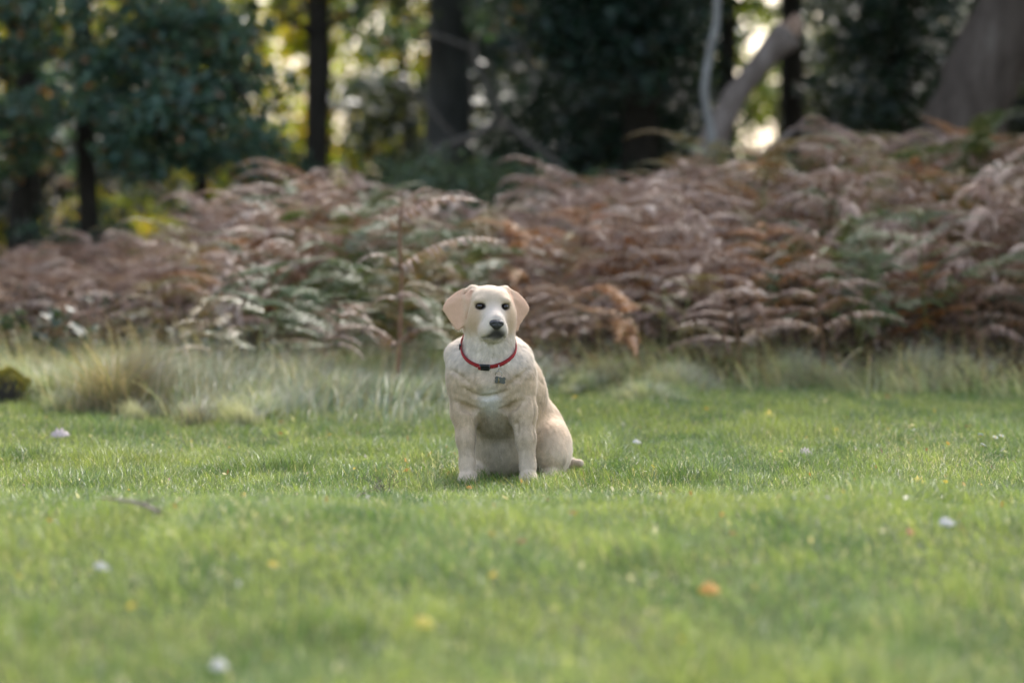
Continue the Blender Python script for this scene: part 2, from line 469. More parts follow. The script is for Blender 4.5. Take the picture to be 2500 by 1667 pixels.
mb.tube([(p[0] + X(1700, d) - X(1790, d2), 0, p[2]) for p in [(X(1740, d2) - X(1700, d), 0, -.05)] + pts], [.03, .025, .022, .014], 8, jit=.06)
mb.build('stem', M_snag, br)
# --- arched dead branches in front of the grey trunk
d = 31.5
fb = tag(empty('fallen_branch', (X(1180, d), d, 0)), 'tangle of thin arched dead branches in front of the broad grey trunk', 'branch')
for pl, r0, r1 in [([(980, 440), (1060, 370), (1150, 335), (1222, 295)], .040, .028), ([(1222, 295), (1200, 230), (1172, 180), (1160, 110), (1185, 82)], .026, .014),
                   ([(1185, 82), (1240, 90), (1280, 115), (1305, 190), (1300, 250)], .016, .012), ([(1222, 295), (1290, 345), (1360, 400), (1420, 470)], .026, .022),
                   ([(960, 205), (1030, 240), (1075, 300), (1120, 340)], .018, .014), ([(1160, 120), (1090, 95), (1040, 75), (990, 30)], .018, .016), ([(1060, 90), (1040, 105), (1015, 100)], .014, .008),
                   ([(1280, 130), (1330, 185), (1370, 190)], .010, .006)]:
    mb = MB()
    dy = random.uniform(-.3, .3)
    mb.tube(spline([(X(p, d) - X(1180, d), dy, Zp(y, d)) for p, y in pl], 10), list(np.linspace(r0, r1, 10)), 7, jit=.1)
    mb.build('branch', M_twig, fb)
sb = [(0, 0)]
# --- pale green thicket between the bracken and the wood
for k, (x0, x1, y0, y1, d0, d1, lab) in enumerate([(880, 1200, 385, 560, 27.5, 29, 'hazy pale green bush behind the bracken, below the broad grey trunk'),
                                                   (1180, 1480, 405, 560, 28, 29.5, 'hazy green bush behind the bracken, below the dark evergreen'),
                                                   (-150, 300, 520, 640, 29, 31, 'low dark bush under the broadleaf tree'),
                                                   (480, 760, 330, 520, 29.5, 31, 'dark green bush beneath the straight black trunk')]):
    rng = np.random.default_rng(60 + k)
    C, Rr, N = clumps(rng, [px_box(x0, x1, y0 + 20, y1 + 120, d0, d1, 46, .22, 75)])
    v, f, c = leaves(C, Rr, N, .06, MIST if k < 2 else DARK + TEAL[:2], .4, rng)
    cx, cy2 = X((x0 + x1) / 2, (d0 + d1) / 2), (d0 + d1) / 2
    bsh = tag(empty('bush', (cx, cy2, 0)), lab, 'bush')
    obj('foliage', mesh_np('bush_foliage', v - np.array((cx, cy2, 0)), f, c), M_leaf, bsh)
    mb = MB()
    for j in range(7):
        a = rng.uniform(0, 6.28); w = rng.uniform(.1, .7)
        mb.tube(spline([(rng.uniform(-.1, .1), rng.uniform(-.1, .1), -.02), (math.cos(a) * w * .4, math.sin(a) * .3, .4), (math.cos(a) * w, math.sin(a) * .5, .85)], 6), list(np.linspace(.012, .004, 6)), 5)
    mb.build('stem', M_twig, bsh)
# --- dark understorey that closes most of the wood
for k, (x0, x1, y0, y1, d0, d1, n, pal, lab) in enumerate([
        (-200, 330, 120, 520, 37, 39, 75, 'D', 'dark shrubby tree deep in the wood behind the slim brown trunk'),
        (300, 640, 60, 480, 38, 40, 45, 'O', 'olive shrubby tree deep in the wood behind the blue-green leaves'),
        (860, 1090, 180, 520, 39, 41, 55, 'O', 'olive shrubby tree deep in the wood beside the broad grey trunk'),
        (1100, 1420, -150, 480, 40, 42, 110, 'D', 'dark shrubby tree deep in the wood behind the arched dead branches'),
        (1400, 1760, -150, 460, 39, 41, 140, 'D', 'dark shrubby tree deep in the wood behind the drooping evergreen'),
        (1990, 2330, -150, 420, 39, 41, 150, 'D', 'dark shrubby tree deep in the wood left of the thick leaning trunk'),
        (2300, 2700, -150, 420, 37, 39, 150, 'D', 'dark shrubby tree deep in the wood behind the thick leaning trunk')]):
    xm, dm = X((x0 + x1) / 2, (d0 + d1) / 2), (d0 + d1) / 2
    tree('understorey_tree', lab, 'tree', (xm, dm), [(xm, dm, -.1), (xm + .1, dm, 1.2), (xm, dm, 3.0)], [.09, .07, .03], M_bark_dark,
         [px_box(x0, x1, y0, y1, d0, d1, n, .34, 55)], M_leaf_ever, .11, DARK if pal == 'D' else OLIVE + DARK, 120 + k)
# --- far sunlit trees beyond the wood
FAR = [(-9.0, 52), (-6.4, 49), (-4.6, 55), (-2.6, 50), (-.4, 54), (1.6, 56), (3.4, 48), (5.6, 53), (8.2, 49), (10.5, 55)]
for k, (xx, dd) in enumerate(FAR):
    pal = GOLD if k in (1, 2, 3, 4) else (GOLD[:1] + OLIVE if k != 0 else GOLD[2:])
    tree('far_tree', 'sunlit yellow-green tree beyond the wood, seen in glints through the leaves', 'tree', (xx, dd), [(xx, dd, -.1), (xx + .1, dd, 2.5), (xx - .1, dd, 7)], [.22, .18, .05], M_bark_dark,
         [(xx - 1.7, xx + 1.7, dd - 1.5, dd + 1.5, .2, 6.0, (180, 150, 135, 130, 135, 150, 110, 110, 180, 180)[k], .5, 46)], M_leaf_far, .18, pal, 80 + k, group='far sunlit trees beyond the wood')
for k in range(8):
    xx, dd = -12 + 3.4 * k + random.uniform(-.5, .5), 66 + random.uniform(-2, 2)
    tree('far_tree', 'green tree at the far side of the wood, behind the sunlit ones', 'tree', (xx, dd), [(xx, dd, -.1), (xx + .1, dd, 2.5), (xx - .1, dd, 8)], [.25, .2, .05], M_bark_dark,
         [(xx - 2.1, xx + 2.1, dd - 1.5, dd + 1.5, 0.2, 7.0, 62 if k != 5 else 40, .62, 42)], M_leaf_far, .26, OLIVE, 180 + k, group='green trees at the far side of the wood')
# ------------------------------------------------------------------ bracken
def fern_mat(name, stops, trans, rough, spec):
    return leaf_mat(name, rough, trans, spec, stops=stops, tint=True, var=.22, trans_gain=(1.2, 1.1, .7))
M_fern = {
 'brown': fern_mat('bracken_brown', [(0, (.17, .092, .060)), (.2, (.25, .145, .10)), (.45, (.34, .22, .165)), (.65, (.43, .31, .245)), (.8, (.24, .12, .07)), (1, (.49, .385, .32))], .24, .34, .6),
 'green': fern_mat('bracken_green', [(0, (.060, .105, .030)), (.4, (.080, .120, .036)), (.7, (.12, .14, .040)), (1, (.07, .105, .055))], .30, .40, .4),
 'olive': fern_mat('bracken_olive', [(0, (.20, .17, .06)), (.5, (.26, .18, .085)), (1, (.16, .145, .055))], .28, .40, .5),
 'orange': fern_mat('bracken_orange', [(0, (.34, .15, .05)), (.5, (.40, .19, .065)), (1, (.30, .115, .04))], .30, .42, .4)}
M_stalk = {'brown': noise_mat('stalk_brown', [(.3, (.12, .055, .028)), (.7, (.24, .12, .06))], 20, .5, .2, spec=.4),
           'green': noise_mat('stalk_green', [(.3, (.11, .12, .03)), (.7, (.20, .18, .05))], 20, .5, .2, spec=.4)}
M_stalk['olive'] = M_stalk['green']; M_stalk['orange'] = M_stalk['brown']

def pinna_mesh(name, seed, curl, droop):
    """one side frond of bracken, unit length along +X, with two rows of lobed leaflets"""
    rng = random.Random(seed)
    V, F, C = [], [], []
    np_ = 17
    def axis(t):
        return Vector((t * (1 - .08 * t), .05 * math.sin(t * 2.2 + seed), .10 * math.sin(t * 2.6) - droop * t * t))
    # rachis
    prev = None
    for i in range(9):
        t = i / 8; p = axis(t); w = .007 * (1 - t * .8)
        o = len(V); V += [tuple(p + Vector((0, -w, 0))), tuple(p + Vector((0, w, 0))), tuple(p + Vector((0, 0, w)))]; C += [(.8, .62, .45)] * 3
        if prev is not None:
            for a, b in ((0, 2), (2, 1), (1, 0)): F += [(prev + a, prev + b, o + b), (prev + a, o + b, o + a)]
        prev = o
    for i in range(np_):
        t = .05 + .93 * i / (np_ - 1)
        L = .25 * (1 - t) ** .75 * min(1, .55 + t * 3) + .025
        p = axis(t); T = (axis(min(1, t + .03)) - axis(t - .03)).normalized()
        for s in (-1, 1):
            if rng.random() < .06: continue
            ang = math.radians(rng.uniform(58, 80)) * (1 - .25 * t)
            l = L * rng.uniform(.8, 1.12)
            d0 = (T * math.cos(ang) + Vector((0, s, 0)) * math.sin(ang)).normalized()
            cr = curl * rng.uniform(.6, 1.35)
            sh = rng.uniform(.82, 1.18)
            seg = 5; o = len(V)
            q = p.copy(); d = d0.copy()
            wd = (.042 * (1 - .35 * t)) * rng.uniform(.85, 1.15)
            for j in range(seg + 1):
                u = j / seg
                ww = wd * (1 - u) ** .6 * (1.25 if j % 2 else .8) if j < seg else .001
                side = T - d * T.dot(d); side.normalize()
                roll = rng.uniform(-.3, .3) + cr * .3 * s
                side = (side * math.cos(roll) + d.cross(side) * math.sin(roll))
                V += [tuple(q + side * ww * .5), tuple(q - side * ww * .5)]
                g = sh * (1.0 - .12 * u); C += [(g, g, g)] * 2
                q = q + d * l / seg
                d = (d + Vector((rng.uniform(-.06, .06), 0, -cr * .55 - .05 * u))).normalized()
            for j in range(seg):
                a = o + 2 * j
                F += [(a, a + 1, a + 3), (a, a + 3, a + 2)]
    return mesh_np(name, np.array(V), np.array(F), np.array(C))

PINNA = {}
for kind, (curl, droop) in {'brown': (1.0, .34), 'green': (.22, .16), 'olive': (.5, .24), 'orange': (.55, .22)}.items():
    PINNA[kind] = []
    for k in range(5):
        me = pinna_mesh('pinna_' + kind, 31 * k + len(kind), curl * (.7 + .2 * k), droop * (.6 + .25 * k))
        me.materials.append(M_fern[kind]); PINNA[kind].append(me)

def build_fern(kind, seed, lean):
    """one bracken plant about 1 m tall: stalk bending over at the top, pairs of side fronds"""
    rng = random.Random(seed)
    root = empty('bracken_fern')
    ctrl = [(0, 0, -.03), (lean * .10 + rng.uniform(-.03, .03), rng.uniform(-.03, .03), .35), (lean * .22, rng.uniform(-.04, .04), .70), (lean * .45, rng.uniform(-.05, .05), .93), (lean * .85, 0, 1.0)]
    S = spline(ctrl, 22)
    mb = MB(); mb.tube(S, list(np.interp(np.linspace(0, 1, 22), [0, .5, 1], [.0075, .0055, .0018])), 6)
    st = mb.build('stalk', M_stalk[kind], root)
    kids = [st]
    n = 8
    for i in range(n):
        t = .36 + .60 * (i / (n - 1)) ** .9
        k = int(t * 21); p = S[k]; T = (S[min(k + 1, 21)] - S[k - 1]).normalized()
        L = .62 * (1 - .78 * (i / (n - 1)) ** 1.1)
        az0 = rng.uniform(-.35, .35)
        for s in (-1, 1):
            if rng.random() < .08: continue
            o = bpy.data.objects.new('pinna', rng.choice(PINNA[kind])); COL.objects.link(o); o.parent = root
            # side direction, pointing outwards and forwards along the stalk
            side = Vector((az0 + lean * .3, s, 0)).normalized()
            f = (side * 1.0 + T * rng.uniform(.15, .55)).normalized()
            up = (T + Vector((0, 0, .4))).normalized()
            y = up.cross(f).normalized(); z = f.cross(y)
            M = Matrix((f, y, z)).transposed()
            M = M @ Matrix.Rotation(rng.uniform(-.4, .4), 3, 'X')
            sc = L * rng.uniform(.8, 1.15)
            o.matrix_local = Matrix.Translation(p) @ M.to_4x4() @ Matrix.Scale(sc, 4)
            kids.append(o)
    # drooping end
    o = bpy.data.objects.new('pinna', PINNA[kind][1]); COL.objects.link(o); o.parent = root
    f = Vector((lean + .3 * (1 if lean >= 0 else -1), 0, .05)).normalized(); y = Vector((0, 0, 1)).cross(f).normalized(); z = f.cross(y)
    o.matrix_local = Matrix.Translation(S[-1]) @ Matrix((f, y, z)).transposed().to_4x4() @ Matrix.Scale(.26, 4)
    kids.append(o)
    return root, {root: kids}

PROTO = {k: [build_fern(k, 100 * i + len(k) * 7, (.25, -.3, .5, -.12)[i % 4]) for i in range(4)] for k in ('brown', 'green', 'olive', 'orange')}
PROTO_USED = set()
FERN_LOOK = {'brown': 'withered brown', 'green': 'still green', 'olive': 'yellow-olive half turned', 'orange': 'bright rusty orange'}
def fern_label(kind, px, layer):
    where = ('behind the mossy log' if px < 430 else 'in the green mound beside the dog' if px < 1130 else 'right behind the dog' if px < 1480
             else 'in the bank under the broken trunk' if px < 2060 else 'in the bank under the leaning tree')
    row = 'low down' if layer < 2 else ('midway up' if layer < 4 else 'along the crest')
    return '%s bracken frond %s %s' % (FERN_LOOK[kind], row, where)
def place_fern(kind, x, y, h, rz, tilt=0.0, wide=1.0, label=None, proto=None, layer=3):
    pi = random.randrange(4) if proto is None else proto
    root, kids = PROTO[kind][pi]
    if (kind, pi) in PROTO_USED: o = copy_tree(root, kids)
    else: PROTO_USED.add((kind, pi)); o = root
    lab = fern_label(kind, x / y * F_PX + 1250, layer)
    if label and 'group' in o: del o['group']
    tag(o, label or lab, 'fern', None if label else lab.replace(' frond', ''))
    o.location = (x, y, ground_z(x, y)); o.rotation_euler = (random.gauss(0, .16), tilt + random.gauss(0, .16), rz)
    s = h; o.scale = (s * wide, s * wide, s)
    return o

# silhouette of the thicket: photograph column -> top of the bracken
TOPX = [-200, 0, 150, 300, 430, 520, 640, 800, 900, 1000, 1120, 1230, 1330, 1420, 1500, 1650, 1800, 1950, 2100, 2300, 2500, 2700]
TOPY = [630, 615, 570, 560, 520, 450, 420, 395, 435, 455, 510, 500, 440, 410, 405, 365, 340, 300, 285, 285, 275, 280]
random.seed(21)
def fern_kind(px, layer):
    r = random.random()
    if 560 < px < 1000 and layer < 3: return 'green' if r < .52 else ('brown' if r < .9 else 'olive')
    if 1000 < px < 1180: return 'green' if r < .3 else ('olive' if r < .55 else 'brown')
    if px > 2250: return 'green' if r < .22 else ('orange' if r < .34 else ('olive' if r < .5 else 'brown'))
    if px > 1600 and layer > 2: return 'olive' if r < .34 else ('orange' if r < .50 else ('green' if r < .64 else 'brown'))
    if px < 430: return 'brown' if r < .8 else ('olive' if r < .9 else 'orange')
    return 'brown' if r < .72 else ('green' if r < .82 else ('olive' if r < .93 else 'orange'))
LAYERS = [(20.2, .48, 24), (20.8, .66, 34), (21.5, .82, 44), (22.3, .93, 50), (23.2, 1.0, 52), (24.2, 1.0, 46), (25.3, .98, 36)]
for li, (d, hf, n) in enumerate(LAYERS):
    for i in range(n):
        px = -160 + 2820 * (i + random.uniform(.0, 1.0)) / n
        dd = d + random.uniform(-.38, .38)
        if li == 0 and (px < 420 or px > 2150): dd += .5
        if px < 430: dd += .9
        if 480 < px < 1150 and li < 5: dd -= .75
        zt = Zp(np.interp(px, TOPX, TOPY), dd) * hf * random.uniform(.80, 1.04)
        h = max(.3, zt / 1.02)
        place_fern(fern_kind(px, li), X(px, dd), dd, h, random.uniform(0, 6.283), 0, random.uniform(.85, 1.15) * (.95 / h) ** .35, layer=li)
# two plants that stand out against the rest
def special_fern(px, d, stalk, pin, label):
    """a plant with its own stalk and side fronds: pin = (px, py at the stalk, px, py of the tip, forward, variant)"""
    x0 = X(px, d); root = tag(empty('bracken_fern', (x0, d, ground_z(x0, d))), label, 'fern')
    mb = MB(); mb.tube(spline([(X(p, d) - x0, 0, Zp(y, d)) for p, y in stalk], 14), list(np.linspace(.013, .006, 14)), 7)
    mb.build('stalk', M_stalk['brown'], root)
    for a, b_, c, e, fw, v in pin:
        A = Vector((X(a, d) - x0, 0, Zp(b_, d))); E = Vector((X(c, d) - x0, fw, Zp(e, d)))
        f = E - A; L = f.length * 1.05
        # the frond droops by itself: aim a little higher
        f = (f + Vector((0, 0, .22 * L))).normalized(); y = Vector((0, 0, 1)).cross(f).normalized(); z = f.cross(y)
        o = obj('pinna', PINNA['brown'][v], None, root)
        o.matrix_local = Matrix.Translation(A) @ Matrix((f, y, z)).transposed().to_4x4() @ Matrix.Scale(L, 4)
special_fern(978, 18.9, [(965, 1000), (975, 850), (980, 680), (975, 560), (985, 490)],
             [(978, 655, 1235, 600, -.12, 0), (982, 530, 1190, 490, -.05, 1), (980, 650, 880, 620, -.2, 2), (978, 560, 900, 520, -.1, 2), (985, 495, 1060, 455, .05, 1), (985, 495, 930, 480, .0, 2),
              (972, 845, 830, 770, -.15, 3), (972, 840, 1080, 790, -.1, 2), (975, 720, 1060, 745, -.2, 3), (974, 730, 900, 740, -.1, 2)],
             'tall withered bracken with pale side fronds reaching out, just left of the dog')
place_fern('green', X(2080, 20.6), 20.6, .75, R(10), 0, 1.0, label='blue-green bracken frond reaching right at the front of the tall brown bracken', proto=2)
place_fern('orange', X(930, 19.9), 19.9, .24, R(40), 0, 1.3, label='low rusty orange bracken frond lying in the pale grass', proto=0)
place_fern('brown', X(1370, 19.7), 19.7, .16, R(-15), 0, 1.3, label='pale withered frond lying on the grass right of the dog', proto=2)
for k in PROTO:
    for i, (root, kids) in enumerate(PROTO[k]):
        if (k, i) not in PROTO_USED: place_fern(k, X(1700 + 60 * i, 25.4), 25.4, 1.1, i, proto=i)
# dead bracken litter and broken fronds filling the foot of the thicket
rng = np.random.default_rng(77)
lc, lr, ln_ = [], [], []
for k in range(900):
    d_ = rng.uniform(20.0, 26.5); px_ = rng.uniform(-200, 2700)
    if px_ < 430: d_ += .8
    lc.append((X(px_, d_), d_, rng.uniform(.0, .42) * min(1, .35 + (d_ - 20) * .4))); lr.append((.22, .18, .07)); ln_.append(34)
v, f, c = leaves(lc, lr, ln_, .055, [(.075, .042, .027), (.11, .066, .045), (.06, .032, .02), (.14, .09, .062), (.05, .05, .02)], .4, rng)  # litter palette darkened so gaps between the fronds read as deep shade
tag(obj('bracken_litter', mesh_np('bracken_litter', v, f, c), leaf_mat('bracken_litter', .5, .15, .4, tint=True, var=0)), 'dead brown bracken litter heaped under the thicket', 'litter', kind='stuff')
# bare stalks standing in front
for px, y0, y1, d, rad, lab, lean in [(1783, 905, 700, 20.4, .008, 'straight rusty red bare stalk in front of the brown bracken', -.06), (1622, 905, 700, 20.3, .006, 'thin yellow-green bare stalk in front of the brown bracken', .0)]:
    mb = MB(); x = X(px, d)
    mb.tube(spline([(0, 0, -.02), (lean * .3, 0, .2), (lean, .02, Zp(y1, d))], 8), list(np.linspace(rad, rad * .6, 8)), 7)
    o = mb.build('bare_stalk', M_stalk['orange'] if 'red' in lab else M_stalk['green'], None, (x, d, 0)); tag(o, lab, 'stalk')
# ------------------------------------------------------------------ grass
M_grass = leaf_mat('grass_blade', .40, .45, .5, tint=True, var=0, trans_gain=(1.25, 1.25, .65))
def vnoise(x, y, f, seed):
    """cheap value noise, vectorised"""
    x = x * f + seed * 17.3; y = y * f + seed * 9.1
    xi = np.floor(x).astype(np.int64); yi = np.floor(y).astype(np.int64); u = x - xi; v = y - yi
    u = u * u * (3 - 2 * u); v = v * v * (3 - 2 * v)
    def h(a, b):
        n = (a * 374761393 + b * 668265263 + seed * 982451653) & 0x7fffffff
        n = ((n ^ (n >> 13)) * 1274126177) & 0x7fffffff
        return ((n ^ (n >> 16)) & 0xffff) / 65535.
    return (h(xi, yi) * (1 - u) + h(xi + 1, yi) * u) * (1 - v) + (h(xi, yi + 1) * (1 - u) + h(xi + 1, yi + 1) * u) * v
def blades(x, y, z, h, w, lean, az, col, tipcol=None, seg=2):
    n = len(x)
    dx, dy = np.cos(az), np.sin(az)
    sx, sy = -np.sin(az + .6), np.cos(az + .6)
    rows = []; cols = []
    for j in range(seg + 1):
        u = j / seg
        cx = x + dx * lean * h * u ** 1.9; cy_ = y + dy * lean * h * u ** 1.9
        cz = z + h * (u - .28 * np.minimum(lean, 1.4) * u ** 2.4)
        ww = w * (1 - u) ** .55 * .5
        if j < seg:
            rows += [np.stack([cx - sx * ww, cy_ - sy * ww, cz], 1), np.stack([cx + sx * ww, cy_ + sy * ww, cz], 1)]
            cols += [col, col] if tipcol is None else [col + (tipcol - col) * u] * 2
        else:
            rows += [np.stack([cx, cy_, cz], 1)]; cols += [col if tipcol is None else tipcol]
    k = 2 * seg + 1
    V = np.stack(rows, 1).reshape(-1, 3); C = np.stack(cols, 1).reshape(-1, 3)
    o = (np.arange(n) * k)[:, None]
    F = []
    for j in range(seg):
        a = 2 * j
        if j < seg - 1: F += [o + np.array([[a, a + 1, a + 3]]), o + np.array([[a, a + 3, a + 2]])]
        else: F += [o + np.array([[a, a + 1, a + 2]])]
    return V, np.concatenate(F), C
def scatter(n, y0, y1, margin=.95):
    """points over the part of the lawn the view can take in, even per square metre"""
    out_x, out_y = [], []
    hw = lambda y: y * 1250 / F_PX + margin
    y = RNG.uniform(y0, y1, n * 2); k = RNG.uniform(0, hw(y1), n * 2) < hw(y); y = y[k][:n]
    return RNG.uniform(-1, 1, len(y)) * hw(y), y
def tall_edge(x, y):
    """0 on the lawn, 1 in the rough pale grass along the bracken"""
    edge = np.interp(x / y * F_PX + 1250, [-300, 0, 200, 420, 700, 1000, 1250, 1500, 1800, 2200, 2700], [18.3, 18.6, 17.4, 17.0, 17.2, 17.6, 18.6, 19.2, 19.6, 19.4, 19.3])
    edge = edge + (vnoise(x, y, 1.3, 3) - .5) * 1.6 + (vnoise(x, y, 4.0, 33) - .5) * 1.2
    return np.clip((y - edge) / 1.8, 0, 1)

A_ = lambda *c: np.array(c)
def lawn(n, y0, y1, seg, wmul):
    x, y = scatter(n, y0, y1)
    keep = tall_edge(x, y) < RNG.random(len(x)) * 1.1
    # fewer blades right under the dog
    x, y = x[keep], y[keep]; m = len(x)
    z = ground_z_np(x, y) - .004
    big, mid, fine = vnoise(x, y * .5, 1.6, 1), vnoise(x, y * .4, 3.1, 2), vnoise(x, y, 9.0, 5)
    h = .022 + .030 * RNG.random(m) ** 1.3 + .020 * np.clip(mid - .45, 0, 1) + .028 * np.clip(fine - .62, 0, 1) * 2
    tuft = np.clip((vnoise(x, y * .4, 4.2, 8) - .66) / .2, 0, 1); h = h * (1 + 1.2 * tuft)
    lush = np.clip((vnoise(x, y * .42, 7.0, 14) - .60) / .2, 0, 1)
    w = RNG.uniform(.0020, .0038, m) * wmul
    lean = RNG.uniform(.15, 1.1, m); az = RNG.uniform(0, 6.283, m)
    col = np.empty((m, 3))
    g1, g2, g3 = A_(.145, .205, .080), A_(.195, .240, .085), A_(.120, .185, .092)
    col[:] = g1 + (g2 - g1) * np.clip(big * 1.4 - .2, 0, 1)[:, None]
    col += (g3 - col) * np.clip(mid * 1.6 - .7, 0, 1)[:, None]
    dry = RNG.random(m) < (.12 + .22 * np.clip(vnoise(x, y * .4, 1.7, 11) - .55, 0, 1) * 2)
    col[dry] = A_(.50, .47, .35) * RNG.uniform(.7, 1.15, (dry.sum(), 1))
    col += (A_(.070, .130, .045) - col) * (.75 * lush * ~dry)[:, None]
    col += (A_(.27, .32, .115) - col) * (.55 * np.clip((vnoise(x, y * .4, 5.6, 17) - .58) / .2, 0, 1) * ~dry)[:, None]
    h[dry] *= .8; lean[dry] *= 1.4
    col *= RNG.uniform(.6, 1.4, (m, 1))
    return blades(x, y, z, h, w, lean, az, col, col * A_(1.12, 1.08, .95), seg)
for nm, n, y0, y1, seg, wm in (('near', 115000, 6.2, 11.6, 2, 1.15), ('mid', 155000, 11.6, 15.8, 3, 1.0), ('far', 98000, 15.8, 20.5, 2, 1.15)):
    v, f, c = lawn(n, y0, y1, seg, wm)
    o = obj('lawn_grass', mesh_np('lawn_grass', v, f, c), M_grass)
    tag(o, {'near': 'short bright lawn grass at the near edge of the glade', 'mid': 'short green lawn grass around the sitting dog', 'far': 'short green lawn grass running up to the rough pale grass'}[nm], 'grass', kind='stuff')
# longer single blades around the dog's feet
def rough(n, y0, y1, hmin, hmax, name, label, dens=None, pal=None, wl=(.0016, .0030), leanr=(.3, 1.3), margin=.95):
    x, y = scatter(n, y0, y1, margin)
    k = RNG.random(len(x)) < dens(x, y); x, y = x[k], y[k]; m = len(x)
    z = ground_z_np(x, y) - .006
    h = hmin + (hmax - hmin) * RNG.random(m) ** 1.6 * (.55 + .75 * vnoise(x, y, 1.9, 21))
    col = np.array(pal)[RNG.integers(0, len(pal), m)] * RNG.uniform(.5, 1.45, (m, 1))
    gust = vnoise(x, y, .7, 31) * 6.28
    az = gust + RNG.normal(0, 1.0, m)
    v, f, c = blades(x, y, z, h, RNG.uniform(*wl, m), RNG.uniform(*leanr, m), az, col, col * A_(1.2, 1.15, 1.1), 3)
    o = obj(name, mesh_np(name, v, f, c), M_grass); tag(o, label, 'grass', kind='stuff')
PALE = [(.31, .33, .26), (.38, .385, .32), (.22, .27, .18), (.17, .235, .13), (.42, .41, .36), (.28, .27, .21), (.14, .21, .10)]
rough(110000, 15.8, 23.0, .05, .34, 'rough_grass', 'pale wispy rough grass along the foot of the bracken', lambda x, y: tall_edge(x, y) * np.clip(1.35 - (y - 20.5) / 3.5, .2, 1), PALE, (.0030, .0062))
rough(16000, 17.0, 22.5, .20, .52, 'grass_stems', 'thin straw-coloured seed stems standing in the rough grass', lambda x, y: tall_edge(x, y) * .7, [(.36, .29, .17), (.30, .24, .14), (.52, .45, .33)], (.0020, .0036), (.15, .9))
rough(8000, 13.2, 14.2, .045, .085, 'lawn_blades', 'longer green blades standing round the paws of the dog', lambda x, y: np.exp(-((x + .02) / .45) ** 2), [(.09, .15, .03), (.12, .17, .04), (.30, .27, .15)], (.0022, .0036), (.2, .8))
# tussocks: separate clumps one can count
def tussock(px, py, hgt, rad, n, pal, label, gust):
    x0, y0 = G(px, py)
    r = np.abs(RNG.normal(0, .62, n)) * rad; a = RNG.uniform(0, 6.283, n)
    x = r * np.cos(a); y = r * np.sin(a)
    h = hgt * RNG.uniform(.30, 1.12, n) * np.exp(-(r / rad / 1.5) ** 2)
    col = np.array(pal)[RNG.integers(0, len(pal), n)] * RNG.uniform(.7, 1.25, (n, 1))
    az = np.arctan2(y, x) + RNG.normal(0, .5, n)
    az = np.where(RNG.random(n) < .45, gust + RNG.normal(0, .4, n), az)
    v, f, c = blades(x, y, np.full(n, -.01), h, RNG.uniform(.0026, .0052, n), RNG.uniform(.15, 1.25, n), az, col, col * A_(1.35, 1.25, 1.15), 4)
    o = obj('grass_tussock', mesh_np('grass_tussock', v, f, c), M_grass, None, (x0, y0, ground_z(x0, y0)))
    tag(o, label, 'tussock')
BRN = [(.20, .165, .115), (.27, .22, .16), (.15, .16, .10), (.33, .27, .21), (.13, .15, .085)]
tussock(285, 1010, .42, .21, 2200, BRN, 'tall brownish grass tussock near the mossy log', .3)
tussock(375, 990, .30, .16, 1500, [(.08, .14, .05), (.11, .16, .06), (.20, .20, .10)], 'greener grass tussock leaning against the tall brown one', .2)
tussock(120, 985, .26, .15, 1000, PALE, 'pale loose tussock right beside the mossy log', 2.0)
tussock(830, 985, .22, .20, 1500, PALE, 'pale silvery tussock in front of the green bracken', .5)
tussock(640, 990, .20, .22, 1500, PALE, 'low silvery tussock left of the green bracken', 1.0)
tussock(1575, 985, .15, .18, 1500, PALE, 'short pale tussock growing on the front of the little mound', 2.0)
tussock(1640, 955, .20, .22, 1300, BRN[3:4] + PALE, 'flattened straw tussock on the little mound', 1.0)
tussock(2230, 950, .30, .22, 1400, PALE + BRN, 'straw-coloured tussock in front of the tall right-hand bracken', 1.2)
tussock(1930, 940, .24, .2, 1100, PALE, 'pale tussock in front of the rusty bare stalk', .8)

# many smaller tussocks break up the rough grass: five shapes, copied
TUS = []
for k in range(5):
    n = 420; rad = .10
    r = np.abs(RNG.normal(0, .6, n)) * rad; a = RNG.uniform(0, 6.283, n); x = r * np.cos(a); y = r * np.sin(a)
    pal = np.array([PALE, PALE, BRN + PALE[:2], [(.14, .22, .09), (.20, .26, .12), (.40, .40, .27)], PALE[:2] + PALE[4:5]][k])
    col = pal[RNG.integers(0, len(pal), n)] * RNG.uniform(.7, 1.25, (n, 1))
    az = a + RNG.normal(0, .6, n); az = np.where(RNG.random(n) < .4, k + RNG.normal(0, .4, n), az)
    v, f, c = blades(x, y, np.full(n, -.008), .26 * RNG.uniform(.3, 1.1, n), RNG.uniform(.0024, .0044, n), RNG.uniform(.15, 1.4, n), az, col, col * A_(1.3, 1.25, 1.2), 4)
    me = mesh_np('small_tussock', v, f, c); me.materials.append(M_grass); TUS.append(me)
TLAB = ['small pale tussock in the rough grass', 'small silvery tussock in the rough grass', 'small straw-brown tussock in the rough grass', 'small green tussock in the rough grass', 'small whitish tussock in the rough grass']
random.seed(88)
for i in range(64):
    px = -80 + 2660 * (i + random.random()) / 64
    e = np.interp(px, [-300, 0, 200, 420, 700, 1000, 1250, 1500, 1800, 2200, 2700], [18.3, 18.6, 17.4, 17.0, 17.2, 17.6, 18.6, 19.2, 19.6, 19.4, 19.3])
    d = e + random.uniform(.2, 2.6); k = random.randrange(5)
    o = obj('grass_tussock', TUS[k], None, None, (X(px, d), d, ground_z(X(px, d), d))); o.rotation_euler = (0, 0, random.uniform(0, 6.28))
    s_ = random.uniform(.5, 1.3) * min(1, .45 + (d - e) * .5); o.scale = (s_ * 1.15, s_ * 1.15, s_)
    tag(o, TLAB[k], 'tussock', 'small tussocks in the rough grass')

